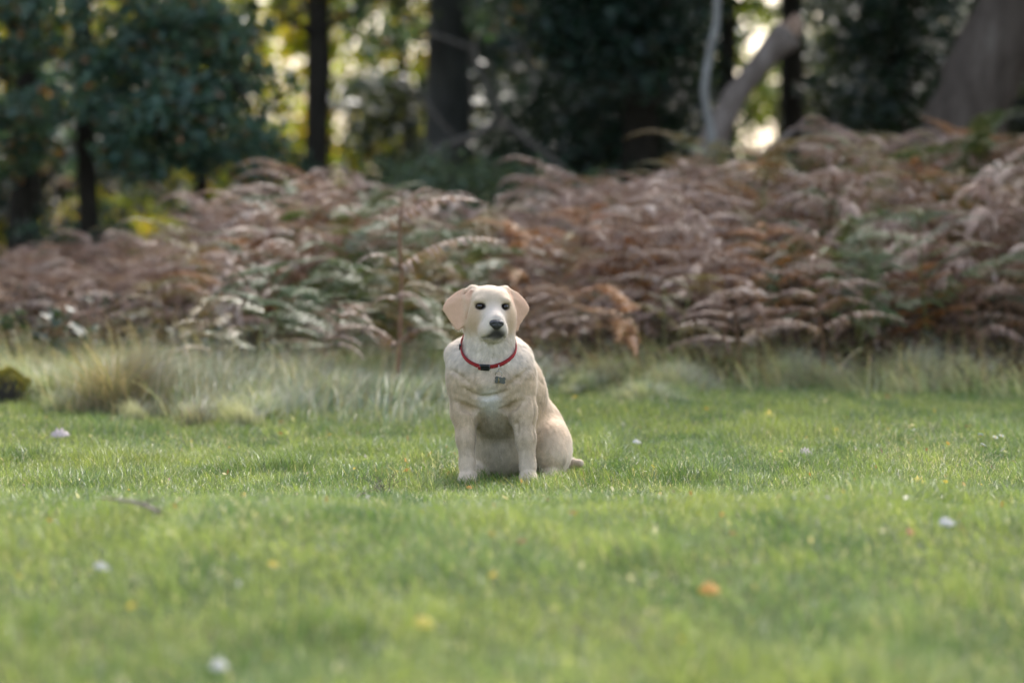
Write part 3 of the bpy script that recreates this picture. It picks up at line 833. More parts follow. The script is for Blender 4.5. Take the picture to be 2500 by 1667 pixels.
# crumbs of dead leaf and straw strewn through the lawn
n = 620
x, y = scatter(n, 6.4, 19.0); n = len(x)
z = ground_z_np(x, y) + RNG.uniform(.012, .04, n)
sz = RNG.uniform(.006, .016, n)[:, None]
a1 = RNG.normal(size=(n, 3)); a1 /= np.linalg.norm(a1, axis=1)[:, None]; b1 = np.cross(a1, RNG.normal(size=(n, 3))); b1 /= np.linalg.norm(b1, axis=1)[:, None]
P = np.stack([x, y, z], 1)
v = np.stack([P - a1 * sz, P + b1 * sz * .5, P + a1 * sz, P - b1 * sz * .45], 1).reshape(-1, 3)
pal = np.array([(.45, .38, .30), (.55, .50, .44), (.42, .22, .07), (.50, .36, .08), (.22, .13, .07), (.50, .47, .40)])
c = np.repeat(pal[RNG.integers(0, 6, n)], 4, 0)
tag(obj('leaf_crumbs', mesh_np('leaf_crumbs', v, np.arange(4 * n).reshape(-1, 4), c), M_grass), 'crumbs of dead leaf and straw strewn through the lawn', 'litter', kind='stuff')
# ------------------------------------------------------------------ mossy log, brambles, twigs, fallen leaves
M_moss = noise_mat('moss', [(.25, (.06, .065, .012)), (.5, (.19, .17, .03)), (.8, (.32, .28, .06))], 40, 1.0, 1.0)
x0, y0 = G(5, 985)
log = tag(empty('mossy_log', (x0, y0, 0)), 'end of a rotten log capped with yellow-green moss at the edge of the lawn', 'log')
mb = MB(); mb.tube(spline([(-.55, .1, .05), (-.25, .03, .06), (0, 0, .06), (.10, 0, .05)], 12), [.085, .09, .09, .088, .09, .09, .086, .088, .085, .08, .07, .05], 14, jit=.12)
mb.build('log', M_bark_dark, log)
ss = np.random.default_rng(5)
n = 5200
mx_ = ss.uniform(-.52, .13, n); my_ = ss.normal(0, .05, n); mz_ = .145 - my_ ** 2 * 7 - np.clip(mx_ - .03, 0, 1) * .35 + .032 + .012 * np.sin(mx_ * 40)
v, f, c = blades(mx_, my_ + .0, mz_ - .015, ss.uniform(.010, .034, n), ss.uniform(.003, .006, n), ss.uniform(.1, 1.0, n), ss.uniform(0, 6.28, n), np.array([(.17, .15, .025), (.24, .20, .035), (.10, .11, .018), (.28, .22, .05)])[ss.integers(0, 4, n)], None, 2)
mo = obj('moss', mesh_np('log_moss', v, f, c), M_grass, log); tag(mo, kind='stuff')

M_bramble = leaf_mat('bramble_leaf', .42, .2, .5, tint=True, var=0)
def bramble(px, py, w, h, n, label, seed):
    x0, y0 = G(px, py); rng = np.random.default_rng(seed)
    t = tag(empty('bramble', (x0, y0, ground_z(x0, y0))), label, 'bramble')
    C, Rr, N = [], [], []
    for k in range(n):
        C.append((rng.uniform(-w, w), rng.uniform(-.25, .25), rng.uniform(.06, h))); Rr.append((.10, .08, .045)); N.append(9)
    v, f, c = leaves(C, Rr, N, .075, [(.035, .070, .045), (.045, .085, .045), (.030, .060, .045), (.05, .08, .06)], 1.0, rng)
    obj('leaves', mesh_np('bramble_leaves', v, f, c), M_bramble, t)
    for k in range(7):
        mb = MB(); a = rng.uniform(-w, w)
        mb.tube(spline([(a * .4, rng.uniform(-.1, .1), -.02), (a * .7, rng.uniform(-.15, .1), h * .8), (a, rng.uniform(-.2, .1), h), (a * 1.3, rng.uniform(-.2, .1), h * .55)], 10), list(np.linspace(.005, .002, 10)), 5)
        mb.build('stem', M_twig, t)
bramble(90, 940, .32, .40, 40, 'low bramble with shiny blue-green leaves behind the mossy log', 71)
bramble(250, 925, .24, .36, 26, 'low bramble with shiny leaves behind the tall brown tussock', 72)
bramble(470, 945, .28, .30, 34, 'low bramble patch with shiny leaves at the foot of the left bracken', 73)
bramble(640, 950, .24, .24, 18, 'dark leafy bramble at the foot of the green bracken', 74)

# arched dry grass stalk by the bracken
for pts, lab in [([(700, 955), (735, 920), (770, 890), (800, 866), (825, 862)], 'single dry grass stalk arching right below the green bracken'),
                 ([(150, 960), (110, 905), (80, 870)], 'single dry stalk leaning left over the mossy log'),
                 ([(2040, 905), (2075, 870), (2105, 850)], 'short dry stalk leaning right in front of the tall bracken')]:
    d = 19.0; mb = MB(); xb = X(pts[0][0], d)
    mb.tube(spline([(X(p, d) - xb, 0, Zp(y, d) - (.02 if i == 0 else 0)) for i, (p, y) in enumerate(pts)], 12), list(np.linspace(.004, .0022, 12)), 5)
    tag(mb.build('dry_stalk', noise_mat('straw', [(.3, (.34, .26, .14)), (.7, (.48, .38, .24))], 20, .7, .1), None, (xb, d, 0)), lab, 'stalk')

# little mound of bare earth and straw
x0, y0 = G(1560, 975)
rng = np.random.default_rng(9); mv, mf = lathe = ([], [])
nu, nr = 24, 8
for i in range(nr + 1):
    r = i / nr
    for j in range(nu):
        a = 2 * math.pi * j / nu
        hh = .026 * math.cos(r * math.pi / 2) ** 1.3
        q = Vector((math.cos(a) * r * .20, math.sin(a) * r * .2, 0))
        mv.append((q.x, q.y, hh + .022 * mnoise.noise(q * 14 + Vector((3, 1, hh * 20))) * (1 - r * .6) - .012 * r))
for i in range(nr):
    for j in range(nu):
        mf.append((i * nu + j, (i + 1) * nu + j, (i + 1) * nu + (j + 1) % nu, i * nu + (j + 1) % nu))
tag(obj('earth_mound', mesh_np('earth_mound', np.array(mv), np.array(mf)), noise_mat('mound_earth', [(.3, (.12, .09, .065)), (.55, (.24, .19, .13)), (.75, (.36, .30, .2))], 30, 1, .8), None, (x0, y0, ground_z(x0, y0))),
    'low mound of bare earth and straw right of the dog', 'mound')

# fallen twig, clod, bare weed
def twig(pa, pb, r, label, name='fallen_twig', m=M_twig):
    a, b = G(*pa), G(*pb)
    mb = MB(); dx, dy = b[0] - a[0], b[1] - a[1]
    P = spline([(0, 0, .012), (dx * .3, dy * .3 + .01, .022), (dx * .62, dy * .62 - .006, .020), (dx, dy, .012)], 10)
    mb.tube(P, list(np.linspace(r, r * .6, 10)), 7, jit=.15)
    mb.tube([P[3], P[3] + Vector((.03, .02, .012)), P[3] + Vector((.05, .03, .012))], [r * .5, r * .4, r * .2], 5)
    tag(mb.build(name, m, None, (a[0], a[1], ground_z(*a) + .028)), label, 'twig')
twig((388, 1290), (245, 1278), .0065, 'straight fallen grey-brown twig lying on the lawn', m=M_snag)
x0, y0 = G(945, 1222)
wd = tag(empty('bare_weed', (x0, y0, ground_z(x0, y0))), 'small bare twiggy weed on the lawn left of the dog', 'weed')
rng = random.Random(4)
for k in range(10):
    mb = MB(); a = rng.uniform(-.9, .9); l = rng.uniform(.05, .12)
    P = spline([(rng.uniform(-.02, .02), rng.uniform(-.02, .02), 0), (a * l * .4 - .01, rng.uniform(-.02, .02), l * .5), (a * l - .01, rng.uniform(-.04, .04), l * (1 - .4 * abs(a)))], 6)
    mb.tube(P, list(np.linspace(.0015, .0006, 6)), 5)
    for q in range(3):
        p = P[2 + q]; mb.tube([p, p + Vector((rng.uniform(-.02, .02), rng.uniform(-.01, .01), rng.uniform(.005, .025)))], [.0012, .0006], 4)
    mb.build('twig', M_twig, wd)
twig((890, 1235), (845, 1242), .0025, 'thin dark twig lying flat left of the bare weed', m=M_twig)

# fallen leaves
M_fl = {k: noise_mat('fallen_' + k, st, 60, .6, .2, spec=.4) for k, st in {
    'pale': [(.3, (.36, .27, .24)), (.7, (.54, .45, .42))], 'orange': [(.3, (.50, .20, .03)), (.7, (.68, .34, .06))], 'yellow': [(.3, (.60, .42, .05)), (.7, (.75, .58, .12))],
    'rust': [(.3, (.30, .09, .025)), (.7, (.45, .16, .05))], 'white': [(.3, (.42, .38, .35)), (.7, (.60, .57, .54))], 'brown': [(.3, (.10, .06, .035)), (.7, (.2, .12, .07))]}.items()}
LEAF = []
for k in range(3):
    V, F = [], []; n = 12; rng = random.Random(k + 90)
    for i in range(n + 1):
        t = i / n
        w = .30 * math.sin(math.pi * t ** .8) ** .8 * (1 + (.28 if i % 3 == 1 else -.18)) if 0 < i < n else .012
        zc = .10 * math.sin(t * 3 + k) + .06 * t
        V += [(t - .5, -w, zc + w * .5 + rng.uniform(-.03, .03)), (t - .5, 0, zc), (t - .5, w, zc + w * .35 + rng.uniform(-.03, .03))]
    for i in range(n):
        for j in range(2):
            a = 3 * i + j; F.append((a, a + 1, a + 4, a + 3))
    LEAF.append((np.array(V), np.array(F)))
def fallen(px, py, kind, size, rz, rx, label, k=0, lift=.018):
    x, y = G(px, py)
    me = mesh_np('fallen_leaf', LEAF[k % 3][0], LEAF[k % 3][1])
    o = obj('fallen_leaf', me, M_fl[kind], None, (x, y, ground_z(x, y) + lift))
    sm = o.modifiers.new('thickness', 'SOLIDIFY'); sm.thickness = .012
    o.rotation_euler = (rx, random.uniform(-.2, .2), rz); o.scale = (size,) * 3
    tag(o, label, 'leaf')
fallen(145, 1075, 'pale', .085, .15, .9, 'pale pink curled leaf lying on the lawn in front of the tall tussock', 0)
fallen(1970, 1120, 'pale', .062, .4, 1.0, 'pale pinkish leaf lying on the lawn right of the dog', 1)
fallen(990, 1140, 'orange', .040, 1.2, 1.1, 'small orange leaf on the lawn just left of the dog', 2)
fallen(1145, 1205, 'orange', .024, .6, 1.1, 'tiny orange leaf in the grass in front of the paws', 0)
fallen(2246, 1195, 'yellow', .068, .2, 1.0, 'bright yellow leaf on the lawn near the white flowers', 1)
fallen(2355, 1198, 'orange', .034, 1.0, 1.0, 'small orange leaf beside the bright yellow leaf', 2)
fallen(1877, 1022, 'yellow', .055, .9, 1.1, 'yellow leaf at the edge of the rough pale grass', 0)
fallen(1555, 1092, 'white', .040, .4, .9, 'small whitish leaf on the lawn right of the tail', 1)
fallen(2315, 1298, 'white', .050, .2, .9, 'white curled leaf on the open lawn beyond the orange leaves', 1)
fallen(2225, 1320, 'rust', .035, .8, 1.0, 'small rusty leaf near the white curled leaf', 2)
fallen(1732, 1465, 'orange', .058, .5, 1.0, 'orange-yellow leaf on the near lawn, larger of a pair', 0)
fallen(1842, 1458, 'orange', .036, 1.5, 1.0, 'orange-yellow leaf on the near lawn, smaller of a pair', 1)
fallen(1035, 1548, 'yellow', .056, .3, 1.0, 'golden yellow leaf alone on the near lawn', 2)
fallen(2200, 1655, 'rust', .052, 1.1, 1.2, 'rusty brown leaf on the near lawn', 0)
fallen(245, 1408, 'white', .040, .2, .9, 'small white leaf beyond the fallen twig toward the open lawn', 1)
fallen(1275, 1342, 'rust', .026, .2, .9, 'tiny rusty leaf in front of the dog', 2)
fallen(530, 1655, 'white', .05, .9, 1.0, 'whitish leaf in the bright near grass', 0)
fallen(635, 1232, 'brown', .035, .9, 1.0, 'small dark brown leaf left of the bare weed', 2)
fallen(1375, 925, 'pale', .10, .1, .8, 'pale crumpled leaf on the rough grass right of the dog', 0, .08)
fallen(1790, 1322, 'rust', .022, .5, 1, 'tiny rusty leaf far from the paws on the right lawn', 1)

# small white flowers
M_petal = plain_mat('petal_white', (.78, .78, .76), .6); M_fc = plain_mat('flower_centre', (.65, .45, .04), .7); M_fs = plain_mat('flower_stem', (.09, .16, .03), .6)
def flower(px, py, s, label, rz):
    x, y = G(px, py)
    t = tag(empty('daisy', (x, y, ground_z(x, y)), rz), label, 'flower', 'white flowers on the lawn')
    mb = MB(); mb.tube([(0, 0, 0), (.004, 0, .03), (0, -.004, .052)], .0012, 5); mb.build('stem', M_fs, t)
    mb = MB()
    for k in range(13):
        a = 2 * math.pi * k / 13; c, q = math.cos(a), math.sin(a)
        V = [(c * s * .25 - q * s * .08, q * s * .25 + c * s * .08, .052), (c * s * .7 - q * s * .15, q * s * .7 + c * s * .15, .058), (c * s, q * s, .056), (c * s * .7 + q * s * .15, q * s * .7 - c * s * .15, .058), (c * s * .25 + q * s * .08, q * s * .25 - c * s * .08, .052)]
        mb.add(V, [(0, 1, 2, 3, 4)])
    o = mb.build('petals', M_petal, t, smooth=False); o.rotation_euler = (.5, .1, 0); o.location = (0, .02, .0)
    mb = MB(); mb.tube([(0, 0, .050), (0, 0, .057), (0, 0, .060)], [s * .32, s * .3, s * .1], 8); o = mb.build('centre', M_fc, t); o.rotation_euler = (.5, .1, 0); o.location = (0, .02, 0)
for px, py, s in ((2398, 1092, .016), (2428, 1098, .012), (2442, 1094, .011), (2400, 1118, .015), (2236, 1078, .010)):
    flower(px, py, s, 'small white flower in the short grass at the right of the lawn', random.uniform(0, 6))
# ------------------------------------------------------------------ the dog (local axes: x right, y away from camera, z up)
class SDF:
    def __init__(s, lo, hi, h):
        s.lo = np.array(lo, float); s.h = h
        s.n = np.ceil((np.array(hi) - s.lo) / h).astype(int) + 1
        s.F = np.full(s.n, 0.2, np.float32)
    def box(s, lo, hi):
        a = np.clip(np.floor((np.array(lo) - s.lo) / s.h).astype(int), 0, s.n)
        b = np.clip(np.ceil((np.array(hi) - s.lo) / s.h).astype(int) + 1, 0, s.n)
        sl = tuple(slice(i, j) for i, j in zip(a, b))
        ax = [s.lo[k] + s.h * np.arange(a[k], b[k]) for k in range(3)]
        return sl, np.stack(np.meshgrid(*ax, indexing='ij'), -1)
    def comb(s, sl, d, k, sub):
        A = s.F[sl]
        d = d.astype(np.float32)
        if sub:
            h = np.maximum(k - np.abs(A + d), 0) / k
            s.F[sl] = np.maximum(A, -d) + h * h * k * .25
        else:
            h = np.maximum(k - np.abs(A - d), 0) / k
            s.F[sl] = np.minimum(A, d) - h * h * k * .25
    def cone(s, a, b, ra, rb, k=.04, sub=False, M=None):
        a = np.array(a, float); b = np.array(b, float)
        if M is not None: a = M(a); b = M(b)
        r = max(ra, rb) + k + .02
        sl, P = s.box(np.minimum(a, b) - r, np.maximum(a, b) + r)
        ab = b - a
        t = np.clip(((P - a) @ ab) / (ab @ ab), 0, 1)
        d = np.linalg.norm(P - a - t[..., None] * ab, axis=-1) - (ra + (rb - ra) * t)
        s.comb(sl, d, k, sub)
    def ell(s, c, r, k=.04, rot=(0, 0, 0), sub=False, M=None):
        c = np.array(c, float); r = np.array(r, float)
        Rm = np.array(Matrix.Rotation(rot[2], 3, 'Z') @ Matrix.Rotation(rot[1], 3, 'Y') @ Matrix.Rotation(rot[0], 3, 'X'))
        if M is not None: c = M(c); Rm = M.R @ Rm
        e = r.max() + k + .02
        sl, P = s.box(c - e, c + e)
        Q = (P - c) @ Rm
        k0 = np.linalg.norm(Q / r, axis=-1); k1 = np.linalg.norm(Q / (r * r), axis=-1) + 1e-9
        s.comb(sl, k0 * (k0 - 1) / k1, k, sub)
    def flap(s, pts, thick, rnd, k=.012, M=None):
        """thin rounded polygon sheet made of triangles (ears)"""
        T = [np.array(p, float) for p in pts]
        if M is not None: T = [M(p) for p in T]
        lo = np.min(T, 0) - thick - k - .03; hi = np.max(T, 0) + thick + k + .03
        sl, P = s.box(lo, hi)
        best = np.full(P.shape[:-1], 9.0)
        for i in range(1, len(T) - 1):
            best = np.minimum(best, tri_dist(P, T[0], T[i], T[i + 1]))
        s.comb(sl, best - thick, k, False)
    def mesh(s):
        F = s.F; n = F.shape
        c = [F[i:n[0] - 1 + i, j:n[1] - 1 + j, k:n[2] - 1 + k] for i in (0, 1) for j in (0, 1) for k in (0, 1)]
        neg = sum((q < 0).astype(np.int8) for q in c)
        act = (neg > 0) & (neg < 8)
        I = np.argwhere(act); m = len(I)
        idx = np.full(act.shape, -1, np.int64); idx[act] = np.arange(m)
        corner = [(i, j, k) for i in (0, 1) for j in (0, 1) for k in (0, 1)]
        val = np.stack([F[I[:, 0] + i, I[:, 1] + j, I[:, 2] + k] for i, j, k in corner], 1)
        acc = np.zeros((m, 3)); cnt = np.zeros(m)
        for a in range(8):
            for b in range(a + 1, 8):
                pa, pb = np.array(corner[a]), np.array(corner[b])
                if abs(pa - pb).sum() != 1: continue
                va, vb = val[:, a], val[:, b]
                x = (va < 0) != (vb < 0)
                t = np.where(x, va / np.where(x, va - vb, 1), 0)
                acc += np.where(x[:, None], pa + t[:, None] * (pb - pa), 0); cnt += x
        V = s.lo + s.h * (I + acc / cnt[:, None])
        quads = []
        for ax in range(3):
            o1, o2 = [(1, 2), (2, 0), (0, 1)][ax]
            A = F; sl0 = [slice(None)] * 3; sl1 = [slice(None)] * 3
            sl0[ax] = slice(0, n[ax] - 1); sl1[ax] = slice(1, n[ax])
            a, b = F[tuple(sl0)] < 0, F[tuple(sl1)] < 0
            E = np.argwhere(a != b)
            E = E[(E[:, o1] > 0) & (E[:, o2] > 0) & (E[:, o1] < n[o1] - 1) & (E[:, o2] < n[o2] - 1)]
            flip = a[E[:, 0], E[:, 1], E[:, 2]]
            def cell(d1, d2):
                C = E.copy(); C[:, o1] -= d1; C[:, o2] -= d2
                return idx[C[:, 0], C[:, 1], C[:, 2]]
            q = np.stack([cell(1, 1), cell(0, 1), cell(0, 0), cell(1, 0)], 1)
            q[~flip] = q[~flip][:, ::-1]
            quads.append(q)
        Q = np.concatenate(quads)
        return V, Q[(Q >= 0).all(1)]

def tri_dist(P, a, b, c):
    def seg(p, q):
        d = q - p; t = np.clip(((P - p) @ d) / (d @ d), 0, 1)
        return np.linalg.norm(P - p - t[..., None] * d, axis=-1)
    e = np.minimum(np.minimum(seg(a, b), seg(b, c)), seg(c, a))
    nrm = np.cross(b - a, c - a); nrm = nrm / np.linalg.norm(nrm)
    ins = np.ones(P.shape[:-1], bool)
    for p, q in ((a, b), (b, c), (c, a)):
        ins &= ((P - p) @ np.cross(nrm, q - p)) >= 0
    return np.where(ins, np.abs((P - a) @ nrm), e)

def smooth_mesh(V, Q, it, w=.5):
    E = np.concatenate([Q[:, [0, 1]], Q[:, [1, 2]], Q[:, [2, 3]], Q[:, [3, 0]]])
    deg = np.bincount(E[:, 0], minlength=len(V)) + np.bincount(E[:, 1], minlength=len(V))
    for _ in range(it):
        S = np.stack([np.bincount(E[:, 0], V[E[:, 1], k], len(V)) + np.bincount(E[:, 1], V[E[:, 0], k], len(V)) for k in range(3)], 1)
        V = V + w * (S / np.maximum(deg, 1)[:, None] - V)
    return V

def vnormals(V, Q):
    fn = np.cross(V[Q[:, 2]] - V[Q[:, 0]], V[Q[:, 3]] - V[Q[:, 1]])
    N = np.zeros_like(V)
    for k in range(4):
        for j in range(3):
            N[:, j] += np.bincount(Q[:, k], fn[:, j], len(V))
    return N / (np.linalg.norm(N, axis=1)[:, None] + 1e-12)

# head frame: origin at the middle of the skull, facing -y; turned slightly to the right of the picture
class HeadM:
    R = np.array(Matrix.Rotation(R(11), 3, 'Z') @ Matrix.Rotation(R(1.5), 3, 'Y'))
    o = np.array((-.010, .035, .640))
    def __call__(s, p): return s.R @ np.asarray(p, float) + s.o
HM = HeadM()

B = SDF((-.24, -.22, -.03), (.40, .66, .75), .0036)
# trunk
B.ell((-.006, .095, .370), (.140, .145, .150), k=.03)                     # chest
B.ell((-.016, .120, .462), (.156, .095, .076), k=.018)                     # loose ruff over the shoulders, behind the collar
B.ell((-.020, .018, .372), (.082, .085, .054), k=.02)                      # fat roll below the collar
B.cone((.000, .17, .40), (.030, .21, .33), .140, .150, k=.05)
B.cone((.030, .21, .33), (.085, .38, .19), .150, .150, k=.06)              # back down to the rump
B.ell((.125, .43, .14), (.150, .155, .145), k=.05)
B.ell((.045, .24, .17), (.110, .14, .17), k=.06)                           # belly
B.ell((.015, .115, .29), (.100, .10, .12), k=.04)                          # breast between the legs
# hind legs
B.ell((.208, .31, .110), (.084, .165, .112), rot=(R(-12), 0, R(-8)), k=.03)
B.ell((.212, .22, .090), (.056, .085, .065), k=.03)
B.cone((.230, .30, .040), (.215, .16, .024), .034, .026, k=.02)
B.ell((.212, .135, .018), (.034, .05, .020), k=.015)
B.ell((-.010, .31, .115), (.085, .165, .115), rot=(R(-12), 0, R(14)), k=.05)
B.cone((-.035, .30, .045), (-.050, .20, .030), .038, .034, k=.03)
B.ell((-.052, .18, .026), (.036, .05, .026), k=.02)
# tail lying out to the right on the grass
B.cone((.20, .55, .05), (.27, .53, .038), .035, .026, k=.04)
B.cone((.27, .53, .038), (.325, .50, .042), .026, .013, k=.02)
# forelegs: shoulder, upper arm, forearm, wrist, paw
for sh, el, mid, wr, pw in (((-.092, .070, .385), (-.096, .045, .262), (-.091, .018, .165), (-.087, .002, .075), (-.086, -.018, .028)),
                            ((.088, .065, .385), (.110, .025, .262), (.123, -.010, .165), (.130, -.028, .075), (.131, -.052, .028))):
    s = -1 if sh[0] < 0 else 1
    B.ell(sh, (.062, .085, .100), rot=(R(10), R(6 * s), 0), k=.045)
    B.cone(sh, el, .060, .049, k=.035)
    B.cone(el, mid, .049, .0345, k=.025)
    B.cone(mid, wr, .0345, .0260, k=.02)
    B.cone(wr, pw, .0255, .028, k=.02)
    B.ell((pw[0], pw[1] - .006, .025), (.031, .040, .026), k=.015)
    for t in (-.023, -.0083, .0083, .023):                                    # toes
        B.ell((pw[0] + t, pw[1] - .036 + abs(t) * .5, .019), (.011, .019, .017), k=.006)
    B.ell((el[0] - s * .064, el[1] - .075, el[2] - .085), (.017, .075, .075), k=.03, sub=True)   # gap between leg and breast
# neck
B.cone((-.008, .045, .47), (-.006, .045, .60), .094, .086, k=.022)
B.cone((-.014, .026, .435), (-.004, .034, .55), .080, .062, k=.025)
# head
B.ell((0, .012, .004), (.084, .098, .066), k=.03, M=HM)
B.ell((0, -.025, .025), (.064, .060, .043), k=.03, M=HM)                       # forehead
for s in (-1, 1):
    B.ell((.052 * s, -.008, -.045), (.042, .062, .052), k=.035, M=HM)               # cheek
    B.ell((.042 * s, -.066, .024), (.025, .020, .013), k=.012, rot=(0, R(12 * s), 0), M=HM)          # brow
B.cone((0, -.052, -.038), (0, -.125, -.058), .048, .035, k=.035, M=HM)          # muzzle
B.cone((0, -.070, -.018), (0, -.140, -.048), .026, .0215, k=.025, M=HM)        # bridge of the nose
for s in (-1, 1):
    B.ell((.024 * s, -.118, -.081), (.0235, .036, .030), k=.018, M=HM)                # flews
    B.ell((.031 * s, -.088, -.088), (.019, .036, .027), k=.018, M=HM)
B.cone((0, -.030, -.090), (0, -.118, -.106), .040, .0205, k=.018, M=HM)        # lower jaw
# line of the mouth
for s in (-1, 1):
    B.cone((0, -.160, -.094), (.026 * s, -.146, -.104), .0026, .0028, k=.005, sub=True, M=HM)
    B.cone((.026 * s, -.146, -.104), (.044 * s, -.100, -.112), .0028, .0028, k=.005, sub=True, M=HM)
B.cone((0, -.162, -.074), (0, -.158, -.094), .0022, .0022, k=.005, sub=True, M=HM)
# eye sockets
EYES = [(-.0455, -.079, .002), (.0455, -.079, .002)]
for e in EYES:
    B.ell(e, (.0165, .016, .0088), k=.010, sub=True, M=HM, rot=(0, R(8) if e[0] > 0 else R(-8), 0))
# ears: thin hanging flaps folded at the root
for s in (-1, 1):
    ro = .0 if s < 0 else .0
    B.cone((.060 * s, .010, .056), (.088 * s, .022, .040), .020, .013, k=.02, M=HM)
    if s < 0:
        pts = [(-.100, -.004, .030), (-.066, -.018, .058), (-.078, -.032, .020), (-.082, -.034, -.030), (-.090, -.028, -.062), (-.106, -.018, -.082), (-.116, -.012, -.084), (-.130, -.004, -.066), (-.148, .006, -.038), (-.162, .012, -.016), (-.160, .014, -.004), (-.146, .018, .020), (-.118, .018, .044), (-.090, .010, .060)]
    else:
        pts = [(.088, -.004, .030), (.052, -.016, .058), (.058, -.036, .015), (.061, -.038, -.030), (.074, -.030, -.062), (.096, -.018, -.080), (.104, -.014, -.082), (.110, -.010, -.062), (.130, .002, -.036), (.146, .010, -.012), (.146, .014, .002), (.130, .018, .026), (.106, .018, .048), (.080, .010, .060)]
    B.flap(pts, .0042, .004, k=.006, M=HM)
    B.cone((pts[4][0] - .022 * s * 0, -.040, -.050), (pts[2][0] + .004 * s * -1, -.046, .030), .003, .003, k=.006, sub=True, M=HM)

# fold lines where the breast meets the forelegs, under the fat roll and down the throat, cut along the surface
def front_y(x, z):
    i = int(round((x - B.lo[0]) / B.h)); k = int(round((z - B.lo[2]) / B.h))
    col = B.F[i, :, k]; j = int(np.argmax(col < 0))
    return B.lo[1] + j * B.h
def groove(pts, w, k):
    P = [(x, front_y(x, z), z) for x, z in pts]
    for i in range(len(P) - 1):
        a, b = P[i], P[i + 1]
        e0 = .35 if i == 0 else 1; e1 = .35 if i == len(P) - 2 else 1
        B.cone(a, b, w * e0, w * e1, k=k, sub=True)
groove([(-.122, .300), (-.095, .279), (-.070, .270), (-.052, .274)], .013, .014)
groove([(.034, .276), (.055, .272), (.080, .285), (.110, .305)], .013, .014)
groove([(.150, .30), (.152, .22), (.150, .14)], .004, .012)
groove([(-.100, .350), (-.060, .328), (-.020, .318), (.020, .326), (.060, .345)], .006, .014)
groove([(-.140, .415), (-.105, .388), (-.080, .372)], .006, .014)
groove([(.130, .420), (.095, .385), (.055, .360)], .007, .014)
groove([(-.055, .36), (-.060, .40)], .004, .012)
groove([(-.030, .52), (-.034, .46)], .006, .014)
groove([(.014, .52), (.006, .46)], .006, .014)
groove([(.100, .250), (.092, .222), (.096, .19)], .005, .012)

V, Q = B.mesh()
V = smooth_mesh(V, Q, 2, .5)
N0 = vnormals(V, Q)
# soft lumps and folds of loose skin
fl = np.array([mnoise.noise(Vector(p) * 17) * .0030 + mnoise.noise(Vector((p[0] * 38, p[1] * 38, p[2] * 60))) * .0017 for p in V])
Hloc = (V - HM.o) @ HM.R
is_head = 1 / (1 + np.exp(-(V[:, 2] - .55) / .012))
V = V + N0 * (fl * (1 - .8 * is_head) * np.clip((V[:, 2] - .12) / .25, .05, 1))[:, None]
N0 = vnormals(V, Q)
Hloc = (V - HM.o) @ HM.R

